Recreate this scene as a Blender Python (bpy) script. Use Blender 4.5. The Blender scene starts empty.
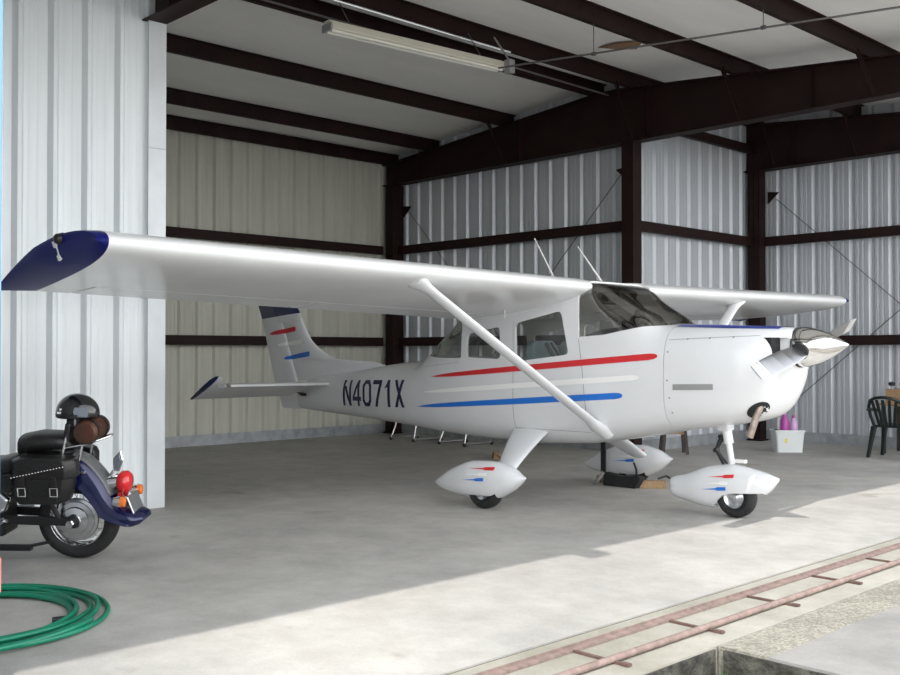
import bpy, bmesh, math, random
import numpy as np
from mathutils import Vector, Matrix
from mathutils.bvhtree import BVHTree
random.seed(4)
C = bpy.context.scene.collection
R = math.radians

# ------------------------------------------------------------------ materials
def mat(name, col, rough=.5, metal=0., spec=.5, noise=0., nscale=6., bump=0., bscale=40., coat=0., stretch=None, col2=None, island=False):
    m = bpy.data.materials.new(name); m.use_nodes = True
    n = m.node_tree.nodes; l = m.node_tree.links; b = n['Principled BSDF']
    b.inputs['Base Color'].default_value = (*col, 1); b.inputs['Roughness'].default_value = rough
    b.inputs['Metallic'].default_value = metal; b.inputs['Specular IOR Level'].default_value = spec
    b.inputs['Coat Weight'].default_value = coat; b.inputs['Coat Roughness'].default_value = .08
    tc = n.new('ShaderNodeTexCoord'); mp = n.new('ShaderNodeMapping')
    if stretch: mp.inputs['Scale'].default_value = stretch
    l.new(tc.outputs['Object'], mp.inputs['Vector'])
    if noise > 0 or col2:
        t = n.new('ShaderNodeTexNoise'); t.inputs['Scale'].default_value = nscale; t.inputs['Detail'].default_value = 6
        l.new(mp.outputs[0], t.inputs['Vector'])
        r = n.new('ShaderNodeValToRGB'); r.color_ramp.elements[0].position = .32; r.color_ramp.elements[1].position = .68
        d = col2 if col2 else tuple(c * (1 - noise) for c in col)
        r.color_ramp.elements[0].color = (*d, 1); r.color_ramp.elements[1].color = (*tuple(min(1, c * (1 + noise * .4)) for c in col), 1)
        l.new(t.outputs['Fac'], r.inputs[0]); l.new(r.outputs[0], b.inputs['Base Color'])
    if bump > 0:
        t2 = n.new('ShaderNodeTexNoise'); t2.inputs['Scale'].default_value = bscale; t2.inputs['Detail'].default_value = 4
        l.new(mp.outputs[0], t2.inputs['Vector'])
        bp = n.new('ShaderNodeBump'); bp.inputs['Strength'].default_value = bump; bp.inputs['Distance'].default_value = .02
        l.new(t2.outputs['Fac'], bp.inputs['Height']); l.new(bp.outputs[0], b.inputs['Normal'])
    return m

def glass_mat(name, tint, refl=.12):
    m = bpy.data.materials.new(name); m.use_nodes = True
    n = m.node_tree.nodes; l = m.node_tree.links; n.remove(n['Principled BSDF'])
    o = n['Material Output']; t = n.new('ShaderNodeBsdfTransparent'); t.inputs[0].default_value = (*tint, 1)
    g = n.new('ShaderNodeBsdfGlossy'); g.inputs['Roughness'].default_value = .03; g.inputs[0].default_value = (.9, .92, .95, 1)
    lw = n.new('ShaderNodeLayerWeight'); lw.inputs[0].default_value = .25
    mu = n.new('ShaderNodeMath'); mu.operation = 'MULTIPLY_ADD'; mu.inputs[1].default_value = .5; mu.inputs[2].default_value = refl * .5
    l.new(lw.outputs['Fresnel'], mu.inputs[0])
    x = n.new('ShaderNodeMixShader'); l.new(mu.outputs[0], x.inputs[0]); l.new(t.outputs[0], x.inputs[1]); l.new(g.outputs[0], x.inputs[2])
    l.new(x.outputs[0], o.inputs[0])
    return m

def concrete_mat(name, base, dark, pale, crack=True, agg=False):
    m = bpy.data.materials.new(name); m.use_nodes = True
    n = m.node_tree.nodes; l = m.node_tree.links; b = n['Principled BSDF']
    b.inputs['Roughness'].default_value = .62; b.inputs['Specular IOR Level'].default_value = .45
    tc = n.new('ShaderNodeTexCoord')
    def noise(s, det=6, rough=.6):
        t = n.new('ShaderNodeTexNoise'); t.inputs['Scale'].default_value = s; t.inputs['Detail'].default_value = det
        t.inputs['Roughness'].default_value = rough; l.new(tc.outputs['Object'], t.inputs['Vector']); return t.outputs['Fac']
    def ramp(f, a, c, p0, p1):
        r = n.new('ShaderNodeValToRGB'); r.color_ramp.elements[0].position = p0; r.color_ramp.elements[1].position = p1
        r.color_ramp.elements[0].color = (*a, 1); r.color_ramp.elements[1].color = (*c, 1); l.new(f, r.inputs[0]); return r.outputs[0]
    def mix(a, c, f, mode='MULTIPLY', fac=None):
        x = n.new('ShaderNodeMix'); x.data_type = 'RGBA'; x.blend_type = mode
        l.new(a, x.inputs[6]); l.new(c, x.inputs[7])
        if fac is None: x.inputs[0].default_value = f
        else: l.new(fac, x.inputs[0])
        return x.outputs[2]
    c0 = ramp(noise(.55, 8, .65), dark, base, .36, .62)
    c1 = ramp(noise(3.2, 8, .7), (.86, .85, .83), (1.06, 1.06, 1.05), .35, .65)
    c2 = ramp(noise(60, 3), (.93, .93, .93), (1.04, 1.04, 1.04), .3, .7)
    o = mix(mix(c0, c1, 1.), c2, 1.)
    st = ramp(noise(1.7, 3, .5), (.72, .70, .66), (1, 1, 1), .27, .33)      # stains with a shape of their own
    o = mix(o, st, .8)
    if agg:
        v = n.new('ShaderNodeTexVoronoi'); v.inputs['Scale'].default_value = 85; l.new(tc.outputs['Object'], v.inputs['Vector'])
        a = ramp(v.outputs['Color'], (.45, .43, .38), (1.1, 1.1, 1.05), .2, .8)
        o = mix(o, a, .75)
    l.new(o, b.inputs['Base Color'])
    bp = n.new('ShaderNodeBump'); bp.inputs['Strength'].default_value = .5 if agg else .18; bp.inputs['Distance'].default_value = .01
    l.new(noise(30 if agg else 18, 6, .7), bp.inputs['Height']); l.new(bp.outputs[0], b.inputs['Normal'])
    return m

M = {}
M['white'] = mat('white_paint', (.71, .72, .735), .22, coat=.35, noise=.03, nscale=2.5)
M['wing_white'] = mat('wing_paint', (.76, .77, .77), .26, coat=.3, noise=.05, nscale=1.6)
M['navy'] = mat('navy_paint', (.012, .018, .10), .2, coat=.5)
M['tipblue'] = mat('tip_blue_paint', (.008, .012, .125), .4, spec=.12)
M['blue_top'] = mat('royal_blue_paint', (.03, .05, .36), .3, coat=.3)
M['letter'] = mat('navy_letter', (.012, .014, .06), .35)
M['red'] = mat('red_stripe', (.62, .025, .03), .3)
M['pale'] = mat('white_stripe', (.86, .86, .84), .3)
M['blue'] = mat('blue_stripe', (.015, .16, .60), .3)
M['seam'] = mat('panel_seam', (.22, .22, .23), .6)
M['rubber'] = mat('black_rubber', (.014, .014, .015), .7, noise=.3, nscale=30, bump=.15)
M['black'] = mat('black_plastic', (.012, .012, .013), .45)
M['leather'] = mat('black_leather', (.014, .013, .013), .38, bump=.25, bscale=60, noise=.3)
M['brownleather'] = mat('brown_leather', (.10, .032, .014), .45, bump=.2, bscale=40, col2=(.03, .015, .012), nscale=7)
M['chrome'] = mat('chrome', (.86, .86, .86), .06, 1)
M['alu'] = mat('brushed_aluminium', (.75, .76, .78), .24, 1, noise=.1, nscale=20)
M['blade'] = mat('propeller_metal', (.40, .40, .41), .3, 1.)
M['grey'] = mat('grey_metal', (.33, .33, .33), .45, .3)
M['exhaust'] = mat('exhaust_metal', (.42, .36, .32), .5, .6, col2=(.25, .2, .17), nscale=12)
M['dark'] = mat('painted_cavity_shade', (.015, .015, .016), .8)  # shade inside the cowl openings, put into the colour
M['cabin'] = mat('cabin_lining', (.30, .29, .27), .8)
M['seat'] = mat('seat_fabric', (.22, .29, .33), .8, noise=.12, nscale=30, bump=.1)
M['glass'] = glass_mat('window_glass', (.90, .90, .88), .05)
M['screen'] = glass_mat('windscreen_glass', (.86, .84, .80), .18)
M['steel'] = mat('red_oxide_steel', (.019, .0072, .0068), .62, .0, spec=.22, noise=.3, nscale=3, bump=.05)
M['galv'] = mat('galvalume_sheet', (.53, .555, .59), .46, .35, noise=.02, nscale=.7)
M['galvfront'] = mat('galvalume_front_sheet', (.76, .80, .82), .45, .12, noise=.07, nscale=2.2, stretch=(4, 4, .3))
M['cream'] = mat('cream_sheet', (.53, .53, .46), .55, .05, noise=.12, nscale=2, stretch=(4, 4, .3))
M['flash'] = mat('galvanised_flashing', (.60, .63, .65), .42, .3, noise=.08, nscale=3)
M['base'] = mat('base_flashing', (.36, .38, .40), .5, .2, noise=.25, nscale=7)
M['insul'] = mat('white_roof_insulation', (.86, .85, .82), .75, noise=.05, nscale=1.2, bump=.8, bscale=2.2, stretch=(2.2, .6, 1))
M['floor'] = concrete_mat('floor_concrete', (.50, .485, .455), (.36, .35, .335), None)
M['track'] = concrete_mat('track_concrete', (.43, .415, .37), (.28, .27, .22), None)
M['apron'] = concrete_mat('apron_concrete', (.31, .30, .29), (.21, .21, .20), None)
M['agg'] = concrete_mat('exposed_aggregate', (.40, .385, .34), (.24, .23, .2), None, agg=True)
M['dirt'] = mat('damp_dirt', (.12, .105, .085), .9, noise=.5, nscale=9, bump=.6, bscale=20)
M['gravel'] = mat('bounce_gravel', (.56, .54, .50), .9, noise=.3, nscale=3, bump=.4, bscale=30)  # kept pale as a light bouncer for the ceiling
M['slabside'] = mat('weathered_slab_edge', (.12, .115, .095), .9, col2=(.006, .006, .005), nscale=9, bump=.8, bscale=35)
M['rust'] = mat('rusty_rail', (.26, .19, .165), .8, noise=.3, nscale=18, bump=.2)
M['rustdark'] = mat('dark_rusty_tie', (.14, .085, .07), .8, noise=.3, nscale=18)
M['hose'] = mat('green_hose', (.0, .20, .11), .33, noise=.2, nscale=4)
M['fender'] = mat('metallic_blue_paint', (.005, .008, .058), .2, .3, coat=.6)
M['fgrey'] = mat('grey_fender_top', (.13, .135, .14), .35)
M['redlens'] = mat('red_lens', (.6, .015, .02), .12, coat=.5)
M['orangelens'] = mat('amber_lens', (.75, .17, .02), .15, coat=.4)
M['bin'] = mat('frosted_plastic', (.66, .69, .69), .4)
M['pink'] = mat('magenta_plastic', (.42, .06, .33), .35)
M['lilac'] = mat('lilac_plastic', (.55, .33, .58), .35)
M['yellow'] = mat('yellow_sticker', (.65, .58, .06), .5)
M['green'] = mat('dark_green_plastic', (.004, .011, .010), .4)
M['card'] = mat('cardboard', (.34, .22, .12), .8, noise=.1, nscale=8)
M['wood'] = mat('worn_wood', (.36, .24, .13), .8, noise=.35, nscale=14, stretch=(1, 6, 1))
M['darkwood'] = mat('dark_wood', (.05, .04, .035), .7, noise=.3, nscale=10)
M['lamp'] = mat('cream_enamel', (.62, .60, .50), .5)
M['tube'] = mat('unlit_tube', (.75, .74, .68), .3)
M['post'] = mat('sky_blue_paint', (.19, .39, .60), .4, noise=.08, nscale=3)
M['salmon'] = mat('salmon_paint', (.70, .24, .18), .5)
M['grass'] = mat('grass_blades', (.10, .22, .03), .6, noise=.4, nscale=30)
M['helmet'] = mat('helmet_shell', (.008, .008, .009), .12, coat=.6)
M['goggle'] = mat('goggle_lens', (.28, .31, .36), .15, .3, coat=.5)
M['rod'] = mat('steel_rod', (.13, .12, .12), .5, .4)
M['tear'] = mat('torn_brown_backing', (.27, .16, .09), .8)

# ------------------------------------------------------------------ mesh helpers
class MB:
    def __init__(s): s.v = []; s.f = []; s.m = []
    def add(s, vs, fs, mi=0):
        o = len(s.v); s.v += [tuple(float(c) for c in v) for v in vs]; s.f += [tuple(i + o for i in f) for f in fs]; s.m += [mi] * len(fs); return s
    def box(s, c, d, rot=None, mi=0, taper=None):
        hx, hy, hz = d[0] / 2, d[1] / 2, d[2] / 2
        vs = []
        for z in (-1, 1):
            k = 1 if (z < 0 or not taper) else taper
            for x, y in ((-1, -1), (1, -1), (1, 1), (-1, 1)): vs.append(Vector((x * hx * k, y * hy * k, z * hz)))
        if rot is not None: vs = [rot @ v for v in vs]
        return s.add([v + Vector(c) for v in vs], [(3, 2, 1, 0), (4, 5, 6, 7), (0, 1, 5, 4), (1, 2, 6, 5), (2, 3, 7, 6), (3, 0, 4, 7)], mi)
    def bar(s, p, q, w, h, up=(0, 0, 1), mi=0):
        p, q = Vector(p), Vector(q); d = (q - p); L = d.length; x = d.normalized(); y = Vector(up).cross(x)
        if y.length < 1e-4: y = Vector((1, 0, 0)).cross(x)
        y.normalize(); z = x.cross(y); rot = Matrix((x, y, z)).transposed()
        return s.box((p + q) / 2, (L, w, h), rot, mi)
    def tube(s, pts, r, n=10, closed=False, mi=0, cap=True):
        pts = [Vector(p) for p in pts]; k = len(pts); rr = r if isinstance(r, (list, tuple)) else [r] * k
        rings = []; prev = None
        for i in range(k):
            if closed: t = pts[(i + 1) % k] - pts[i - 1]
            else: t = pts[min(i + 1, k - 1)] - pts[max(i - 1, 0)]
            t.normalize()
            if prev is None:
                a = Vector((0, 0, 1)) if abs(t.z) < .9 else Vector((1, 0, 0)); u = t.cross(a).normalized()
            else:
                u = (prev - t * prev.dot(t)).normalized()
            prev = u; w = t.cross(u)
            rings.append([pts[i] + (u * math.cos(2 * math.pi * j / n) + w * math.sin(2 * math.pi * j / n)) * rr[i] for j in range(n)])
        vs = [v for g in rings for v in g]; fs = []
        for i in range(k if closed else k - 1):
            a, b = i * n, ((i + 1) % k) * n
            for j in range(n): fs.append((a + j, a + (j + 1) % n, b + (j + 1) % n, b + j))
        if not closed and cap: fs += [tuple(range(n))[::-1], tuple((k - 1) * n + j for j in range(n))]
        return s.add(vs, fs, mi)
    def loft(s, rings, cap=True, mi=0, closed=True):
        n = len(rings[0]); vs = [v for g in rings for v in g]; fs = []
        for i in range(len(rings) - 1):
            a, b = i * n, (i + 1) * n
            for j in range(n if closed else n - 1): fs.append((a + j, b + j, b + (j + 1) % n, a + (j + 1) % n))
        if cap: fs += [tuple(range(n)), tuple((len(rings) - 1) * n + j for j in range(n))[::-1]]
        return s.add(vs, fs, mi)
    def lathe(s, c, axis, prof, n=24, mi=0, cap=False):
        # prof: (distance along axis, radius)
        ax = Vector(axis).normalized(); a = Vector((0, 0, 1)) if abs(ax.z) < .9 else Vector((1, 0, 0)); u = ax.cross(a).normalized(); w = ax.cross(u); c = Vector(c)
        rings = [[c + ax * t + (u * math.cos(2 * math.pi * j / n) + w * math.sin(2 * math.pi * j / n)) * max(r, 1e-4) for j in range(n)] for t, r in prof]
        return s.loft(rings, cap, mi)
    def prism(s, poly, axis_pts, mi=0):
        # poly: list of 3D points, extruded by vector axis_pts
        d = Vector(axis_pts); n = len(poly); vs = [Vector(p) for p in poly] + [Vector(p) + d for p in poly]
        fs = [tuple(range(n))[::-1], tuple(range(n, 2 * n))] + [(i, (i + 1) % n, n + (i + 1) % n, n + i) for i in range(n)]
        return s.add(vs, fs, mi)
    def mesh(s, name):
        me = bpy.data.meshes.new(name); me.from_pydata(s.v, [], s.f)
        if s.m: me.polygons.foreach_set('material_index', s.m)
        me.update(); b = bmesh.new(); b.from_mesh(me); bmesh.ops.recalc_face_normals(b, faces=b.faces); b.to_mesh(me); b.free(); return me
    def build(s, name, mats, parent=None, smooth=None, bevel=0, solid=0, sub=0, loc=None):
        o = bpy.data.objects.new(name, s.mesh(name)); return finish(o, mats, parent, smooth, bevel, solid, sub, loc)

def finish(o, mats, parent=None, smooth=None, bevel=0, solid=0, sub=0, loc=None):
    C.objects.link(o)
    for m in (mats if isinstance(mats, (list, tuple)) else [mats]): o.data.materials.append(m)
    if parent: o.parent = parent
    if loc: o.location = loc
    if smooth is not None:
        o.data.polygons.foreach_set('use_smooth', [True] * len(o.data.polygons)); o.data.set_sharp_from_angle(angle=R(smooth))
    if solid:
        k = o.modifiers.new('thickness', 'SOLIDIFY'); k.thickness = solid; k.offset = 0
    if bevel:
        k = o.modifiers.new('bevel', 'BEVEL'); k.width = bevel; k.segments = 2; k.limit_method = 'ANGLE'; k.angle_limit = R(40)
    if sub:
        k = o.modifiers.new('sub', 'SUBSURF'); k.levels = sub; k.render_levels = sub
    return o

def tag(o, label=None, cat=None, group=None, kind=None):
    if label: o['label'] = label
    if cat: o['category'] = cat
    if group: o['group'] = group
    if kind: o['kind'] = kind
    return o
def empty(name, loc, rz=0, rx=0):
    o = bpy.data.objects.new(name, None); C.objects.link(o); o.location = loc; o.rotation_euler = (rx, 0, rz); o.empty_display_size = .2; return o
def copy_tree(o, parent=None):
    c = o.copy(); C.objects.link(c)
    if parent: c.parent = parent
    for ch in list(o.children): copy_tree(ch, c)
    return c

# ------------------------------------------------------------------ hangar shell   (X = along the aircraft towards its nose, Y = along its wings)
UB, UJ, UF = -14.12, -8.80, -3.0            # back wall, jog, roof edge
VN, VT, VS, VF = 1.58, 4.69, 12.08, 15.47   # near bay wall, tail-slot walls, far bay wall
def rz(u): return 5.22 - .085 * abs(u + 9.0)   # top of rafters / underside of purlins
PD = .2

def wall(name, p, q, z0, z1, m, side, ribh=.042, phase=0., zt=None):
    """ribbed sheet from p to q; ribs stand out to the given side (left of p->q = +1)"""
    p, q = np.array(p, float), np.array(q, float); L = np.linalg.norm(q - p); d = (q - p) / L; nrm = np.array([-d[1], d[0]]) * side
    prof = []; x = -.305 + phase
    while x < L + .3:
        for dx, h in ((0, 0), (.034, ribh), (.066, ribh), (.10, 0), (.138, 0), (.146, .003), (.164, .003), (.172, 0), (.213, 0), (.221, .003), (.239, .003), (.247, 0)):
            t = x + dx
            if -1e-6 <= t <= L + 1e-6: prof.append((t, h))
        x += .305
    if prof[0][0] > 0: prof.insert(0, (0, prof[0][1]))
    if prof[-1][0] < L: prof.append((L, prof[-1][1]))
    b = MB(); vs = []; fs = []
    for t, h in prof:
        pt = p + d * t + nrm * h; top = zt(pt[0]) if zt else z1
        vs += [(pt[0], pt[1], z0), (pt[0], pt[1], top)]
    for i in range(len(prof) - 1): fs.append((2 * i, 2 * i + 2, 2 * i + 3, 2 * i + 1))
    b.add(vs, fs)
    o = b.build(name, m, solid=.003); tag(o, kind='structure'); return o
zroof = lambda u: rz(u) + PD
tag(wall('wall_back', (UB, VT), (UB, VS), 0, zroof(UB), M['cream'], 1), 'cream ribbed sheet wall behind the tail of the aircraft', 'wall')
tag(wall('wall_right_tail', (UB, VS), (UJ, VS), 0, 5, M['galv'], 1, phase=.1, zt=zroof), 'grey ribbed sheet wall beside the tail on the far side', 'wall')
tag(wall('wall_right_jog', (UJ, VS), (UJ, VF), 0, 5.4, M['galv'], 1, zt=zroof, phase=.2), 'grey ribbed sheet wall between the two dark columns behind the far wing', 'wall')
tag(wall('wall_right', (UJ, VF), (UF, VF), 0, 5, M['galv'], 1, zt=zroof, phase=.12), 'grey ribbed sheet wall behind the propeller and plastic chair', 'wall')
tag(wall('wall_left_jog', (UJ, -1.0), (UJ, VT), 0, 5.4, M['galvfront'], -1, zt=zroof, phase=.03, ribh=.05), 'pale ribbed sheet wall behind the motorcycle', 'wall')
tag(wall('wall_left_tail', (UB, VT), (UJ - .02, VT), 0, 5, M['galv'], -1, zt=zroof), 'ribbed sheet wall of the tail bay on the near side', 'wall')
tag(wall('wall_left', (UJ, VN), (-4.66, VN), 0, 5, M['galv'], -1, zt=zroof), 'ribbed sheet wall on the near side of the hangar bay', 'wall')

def flat(name, pts, m, thick, label, cat, bevel=0):
    b = MB(); b.prism([(x, y, z - thick) for x, y, z in pts], (0, 0, thick)); o = b.build(name, m, bevel=bevel); return tag(o, label, cat, kind='structure')
flat('floor', [(-14.4, -1, 0), (-3.36, -1, 0), (-3.36, 18, 0), (-14.4, 18, 0)], M['floor'], .25, 'smooth grey concrete floor under the aircraft', 'floor')
flat('floor_track', [(-3.34, -1, -.004), (-2.745, -1, -.004), (-2.745, 18, -.004), (-3.34, 18, -.004)], M['track'], .25, 'weathered concrete strip that carries the door track', 'floor')
b = MB(); b.box((-3.35, 8.5, -.134), (.02, 19, .25)); tag(b.build('floor_joint', M['dirt']), 'dark expansion joint beside the door track', 'joint', kind='structure')
flat('pavement', [(-2.46, 4.46, 0), (30, 4.46, 0), (30, 30, 0), (-2.46, 30, 0)], M['apron'], .25, 'grey concrete apron slab outside the door track', 'pavement')
flat('pavement_edge', [(-2.735, 4.46, 0), (-2.46, 4.46, 0), (-2.46, 30, 0), (-2.735, 30, 0)], M['agg'], .25, 'pebbly exposed aggregate edge of the apron slab', 'pavement')
b = MB(); b.box((13.6, 4.452, -.13), (32.6, .012, .235)); tag(b.build('pavement_side', M['slabside']), 'dark mossy side face of the apron slab', 'pavement', kind='structure')
b = MB(); b.box((-2.738, 1.73, -.13), (.012, 5.4, .235)); tag(b.build('kerb_side', M['slabside']), 'stained side face of the track slab over the dirt gully', 'kerb', kind='structure')
flat('ground', [(-80, -80, -.24), (90, -80, -.24), (90, 90, -.24), (-80, 90, -.24)], M['gravel'], .1, 'unseen gravel yard in front of the hangar, made pale to bounce light inside', 'ground')  # out of view; paleness added to throw light up under the roof
flat('ground', [(-2.74, -1, -.22), (-1.7, -1, -.22), (-1.7, 4.45, -.22), (-2.74, 4.45, -.22)], M['dirt'], .018, 'dark dirt in the gully beside the apron slab', 'ground')
# roof: insulated deck, gable with its ridge along Y
b = MB(); us = [-14.4, -9.0, UF]; y0, y1 = -1.5, 18.6
ring = [(u, zroof(u)) for u in us] + [(u, zroof(u) + .06) for u in us[::-1]]
b.loft([[(u, y, z) for u, z in ring] for y in np.linspace(y0, y1, 23)]); tag(b.build('ceiling', M['insul']), 'white wrinkled insulation under the roof sheets', 'ceiling', kind='structure')
b = MB(); b.box((UF + .01, 8, zroof(UF) - .0), (.04, 22, .16)); tag(b.build('roof_edge', M['flash']), 'eave flashing along the open front of the roof', 'roof', kind='structure')

def steel(name, mb, label, cat, group, bevel=0): return tag(mb.build(name, M['steel'], bevel=bevel), label, cat, group, 'structure')
# purlins (Z sections)
def purlin(u, label, v0=-2, v1=18.5):
    b = MB(); z = rz(u); s = -1
    b.box((u, (v0 + v1) / 2, z + PD / 2), (.012, v1 - v0, PD - .004)); b.box((u - .03, (v0 + v1) / 2, z + .006), (.06, v1 - v0, .01)); b.box((u + .03, (v0 + v1) / 2, z + PD - .01), (.06, v1 - v0, .01))
    b.box((u - .058, (v0 + v1) / 2, z + .018), (.006, v1 - v0, .024))
    steel('ceiling_beam', b, label, 'purlin', 'dark purlins under the roof')
for u, lb in ((-13.95, 'dark eave purlin along the top of the cream wall'), (-12.85, 'dark purlin second from the cream wall'), (-11.1, 'dark purlin third from the cream wall'),
              (-9.3, 'dark ridge purlin on the side of the cream wall, over the lamp'), (-8.62, 'dark ridge purlin on the open side of the lamp'), (-6.95, 'dark purlin next to the torn brown patch'), (-5.2, 'dark purlin second from the open front'), (-3.5, 'dark purlin next to the open front')):
    purlin(u, lb)
# rafters: tapered I sections
def rafter(v, u0, u1, label, zb=4.42):
    b = MB(); n = 24; us = np.linspace(u0, u1, n)
    for w, lo, hi in ((.012, lambda u: zb, lambda u: rz(u)),):
        b.loft([[(u, v - .006, lo(u)), (u, v + .006, lo(u)), (u, v + .006, hi(u)), (u, v - .006, hi(u))] for u in us])
    for f0 in (lambda u: zb - .006, lambda u: rz(u) - .014):
        b.loft([[(u, v - .11, f0(u)), (u, v + .11, f0(u)), (u, v + .11, f0(u) + .012), (u, v - .11, f0(u) + .012)] for u in us])
    for u in np.arange(u0 + .9, u1, 2.4): b.box((u, v, (zb + rz(u)) / 2), (.01, .2, rz(u) - zb - .03))
    steel('roof_beam', b, label, 'rafter', 'dark steel rafters')
rafter(VS - .2, UB + .1, -2.9, 'deep dark rafter carried by the column in the far corner of the tail bay')
rafter(VF - .2, UJ - .05, -2.9, 'deep dark rafter above the wall behind the propeller')
rafter(VT - .1, UB + .1, -2.86, 'deep dark rafter above the pale front wall', 4.53)
rafter(VN + .1, UJ, -3.4, 'deep dark rafter over the near side wall')
# columns
def column(u, v, label, w=.2, d=.2, top=4.42):
    b = MB(); b.box((u, v, top / 2), (.012, d, top))
    for s in (-1, 1): b.box((u, v + s * (d / 2 - .006), top / 2), (w, .012, top))
    b.box((u, v, .012), (w + .06, d + .06, .024)); b.box((u, v, top * .5), (w * .9, d * .96, .01))
    for s in (-1, 1): b.box((u + s * (w / 2 - .006), v, top / 2), (.01, d, top))
    steel('column', b, label, 'column', 'dark steel columns')
column(UJ + .15, VS - .21, 'dark steel column standing in the room corner above the windscreen')
column(UB + .24, VS - .13, 'dark steel column where the cream wall meets the grey wall', .2, .25)
column(UJ + .18, VF - .2, 'dark steel column between the far wing and the propeller')
column(UJ - .2, VT - .2, 'dark steel column behind the pale front wall corner')
column(-3.15, VF - .2, 'dark steel column at the open front of the far wall')
# girts
def girt(p, q, z, label, out):
    b = MB(); p = Vector((*p, z)); q = Vector((*q, z)); o = Vector((*out, 0))
    b.bar(p, q, .01, .15); b.bar(p + o * .03 + Vector((0, 0, .07)), q + o * .03 + Vector((0, 0, .07)), .075, .01); b.bar(p + o * .0 + Vector((0, 0, -.07)), q + Vector((0, 0, -.07)), .075, .01)
    steel('wall_beam', b, label, 'girt', 'dark wall girts')
for z, nm in ((3.26, 'upper'), (1.63, 'lower')):
    girt((UB + .13, VT), (UB + .13, VS - .3), z, nm + ' dark girt across the cream wall', (-1, 0))
    girt((UB + .3, VS - .13), (UJ, VS - .13), z, nm + ' dark girt on the grey wall beside the tail', (0, 1))
    girt((UJ + .13, VS), (UJ + .13, VF - .2), z, nm + ' dark girt between the two columns behind the far wing', (-1, 0))
    girt((UJ + .2, VF - .13), (UF, VF - .13), z, nm + ' dark girt on the wall behind the propeller', (0, 1))
girt((UJ + .13, VS), (UJ + .13, VF - .2), 4.78, 'topmost dark girt above the girts behind the far wing', (-1, 0))
# base flashings
def base(name, p, q, out, label):
    b = MB(); o = Vector((*out, 0)) * .045; b.bar(Vector((*p, .085)) + o, Vector((*q, .085)) + o, .008, .17); tag(b.build(name, M['base']), label, 'baseboard', kind='structure')
base('baseboard_back', (UB, VT), (UB, VS), (1, 0), 'pale base flashing along the cream wall')
base('baseboard_right_tail', (UB, VS), (UJ, VS), (0, -1), 'base flashing along the grey wall beside the tail')
base('baseboard_right_jog', (UJ, VS), (UJ, VF), (1, 0), 'base flashing between the two columns')
base('baseboard_right', (UJ, VF), (UF, VF), (0, -1), 'base flashing along the wall behind the propeller')
# corner flashing of the front wall
b = MB(); b.box((UJ + .05, VT - .078, 2.6), (.02, .18, 5.2)); b.box((UJ - .03, VT + .006, 2.6), (.16, .016, 5.2)); b.box((UJ + .063, VT - .078, 3.345), (.006, .182, .012))
tag(b.build('trim_1', M['flash'], bevel=.004), 'pale corner flashing at the end of the front wall', 'trim', kind='structure')
# blue door post at the near front corner
b = MB(); b.box((-4.6, 1.605, 2.5), (.12, .10, 5.0)); b.box((-4.53, 1.605, 2.5), (.02, .104, 5.0))
tag(b.build('trim_2', M['post'], bevel=.004), 'sky blue painted door post at the edge of the opening', 'door post', kind='structure')
b = MB(); b.box((-4.56, 1.662, .485), (.05, .014, .15)); b.tube([(-4.56, 1.66, .46), (-4.56, 1.675, .46)], .010)
tag(b.build('door_latch', M['salmon'], bevel=.003), 'small salmon red latch on the sky blue door post', 'latch')

# fly braces between purlins and rafters
def brace(u, v, label, dv=-.42):
    b = MB(); b.bar((u + .06, v - .08, 4.43), (u, v + dv, rz(u) + .03), .065, .008); b.bar((u + .06, v - .08, 4.43), (u, v + dv, rz(u) + .03), .008, .065)
    steel('roof_beam_brace', b, label, 'brace', 'slanted rafter braces').name = 'beam'
for u, t in ((-11.1, 'beside the tail bay'), (-8.62, 'over the corner column'), (-6.95, 'second from the corner column'), (-5.2, 'third from the corner column')):
    brace(u, VS - .2, 'slanted angle brace on the near face of the long rafter, ' + t)
for u, t in ((-8.3, 'over the column'), (-6.95, 'past the column'), (-5.2, 'near the open front')):
    brace(u, VF - .2, 'slanted angle brace on the rafter behind the propeller, ' + t)
# cross bracing rods with their brackets
def rod(p, q, label, bracket=None, r=.007):
    e = MB(); e.tube([p, q], r, 6); o = tag(e.build('brace_rod', M['rod']), label, 'rod', 'wall bracing rods')
    if bracket:
        k = MB(); x, y, z = bracket[0]; dx, dy = bracket[1]
        k.prism([(x, y, z), (x + dx * .2, y + dy * .2, z - .02), (x, y, z - .2)], (.02 * abs(dy), .02 * abs(dx), 0)); k.build('bracket', M['steel'], o)
rod((-8.9, VS - .045, 4.08), (-12.4, VS - .045, .5), 'thin bracing rod slanting down the wall beside the tail from the corner column', ((-8.84, VS - .06, 4.12), (-1, 0)))
rod((-13.65, VS - .042, 4.0), (-10.2, VS - .042, .5), 'thin bracing rod rising to the column at the cream wall', ((-13.72, VS - .06, 4.05), (1, 0)))
rod((-8.35, VF - .045, 3.95), (-4.6, VF - .045, .6), 'thin bracing rod slanting down the wall behind the propeller', ((-8.5, VF - .06, 4.08), (1, 0)))
rod((-8.3, VF - .042, .45), (-3.6, VF - .042, 4.4), 'thin bracing rod rising behind the propeller towards the open front')
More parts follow.
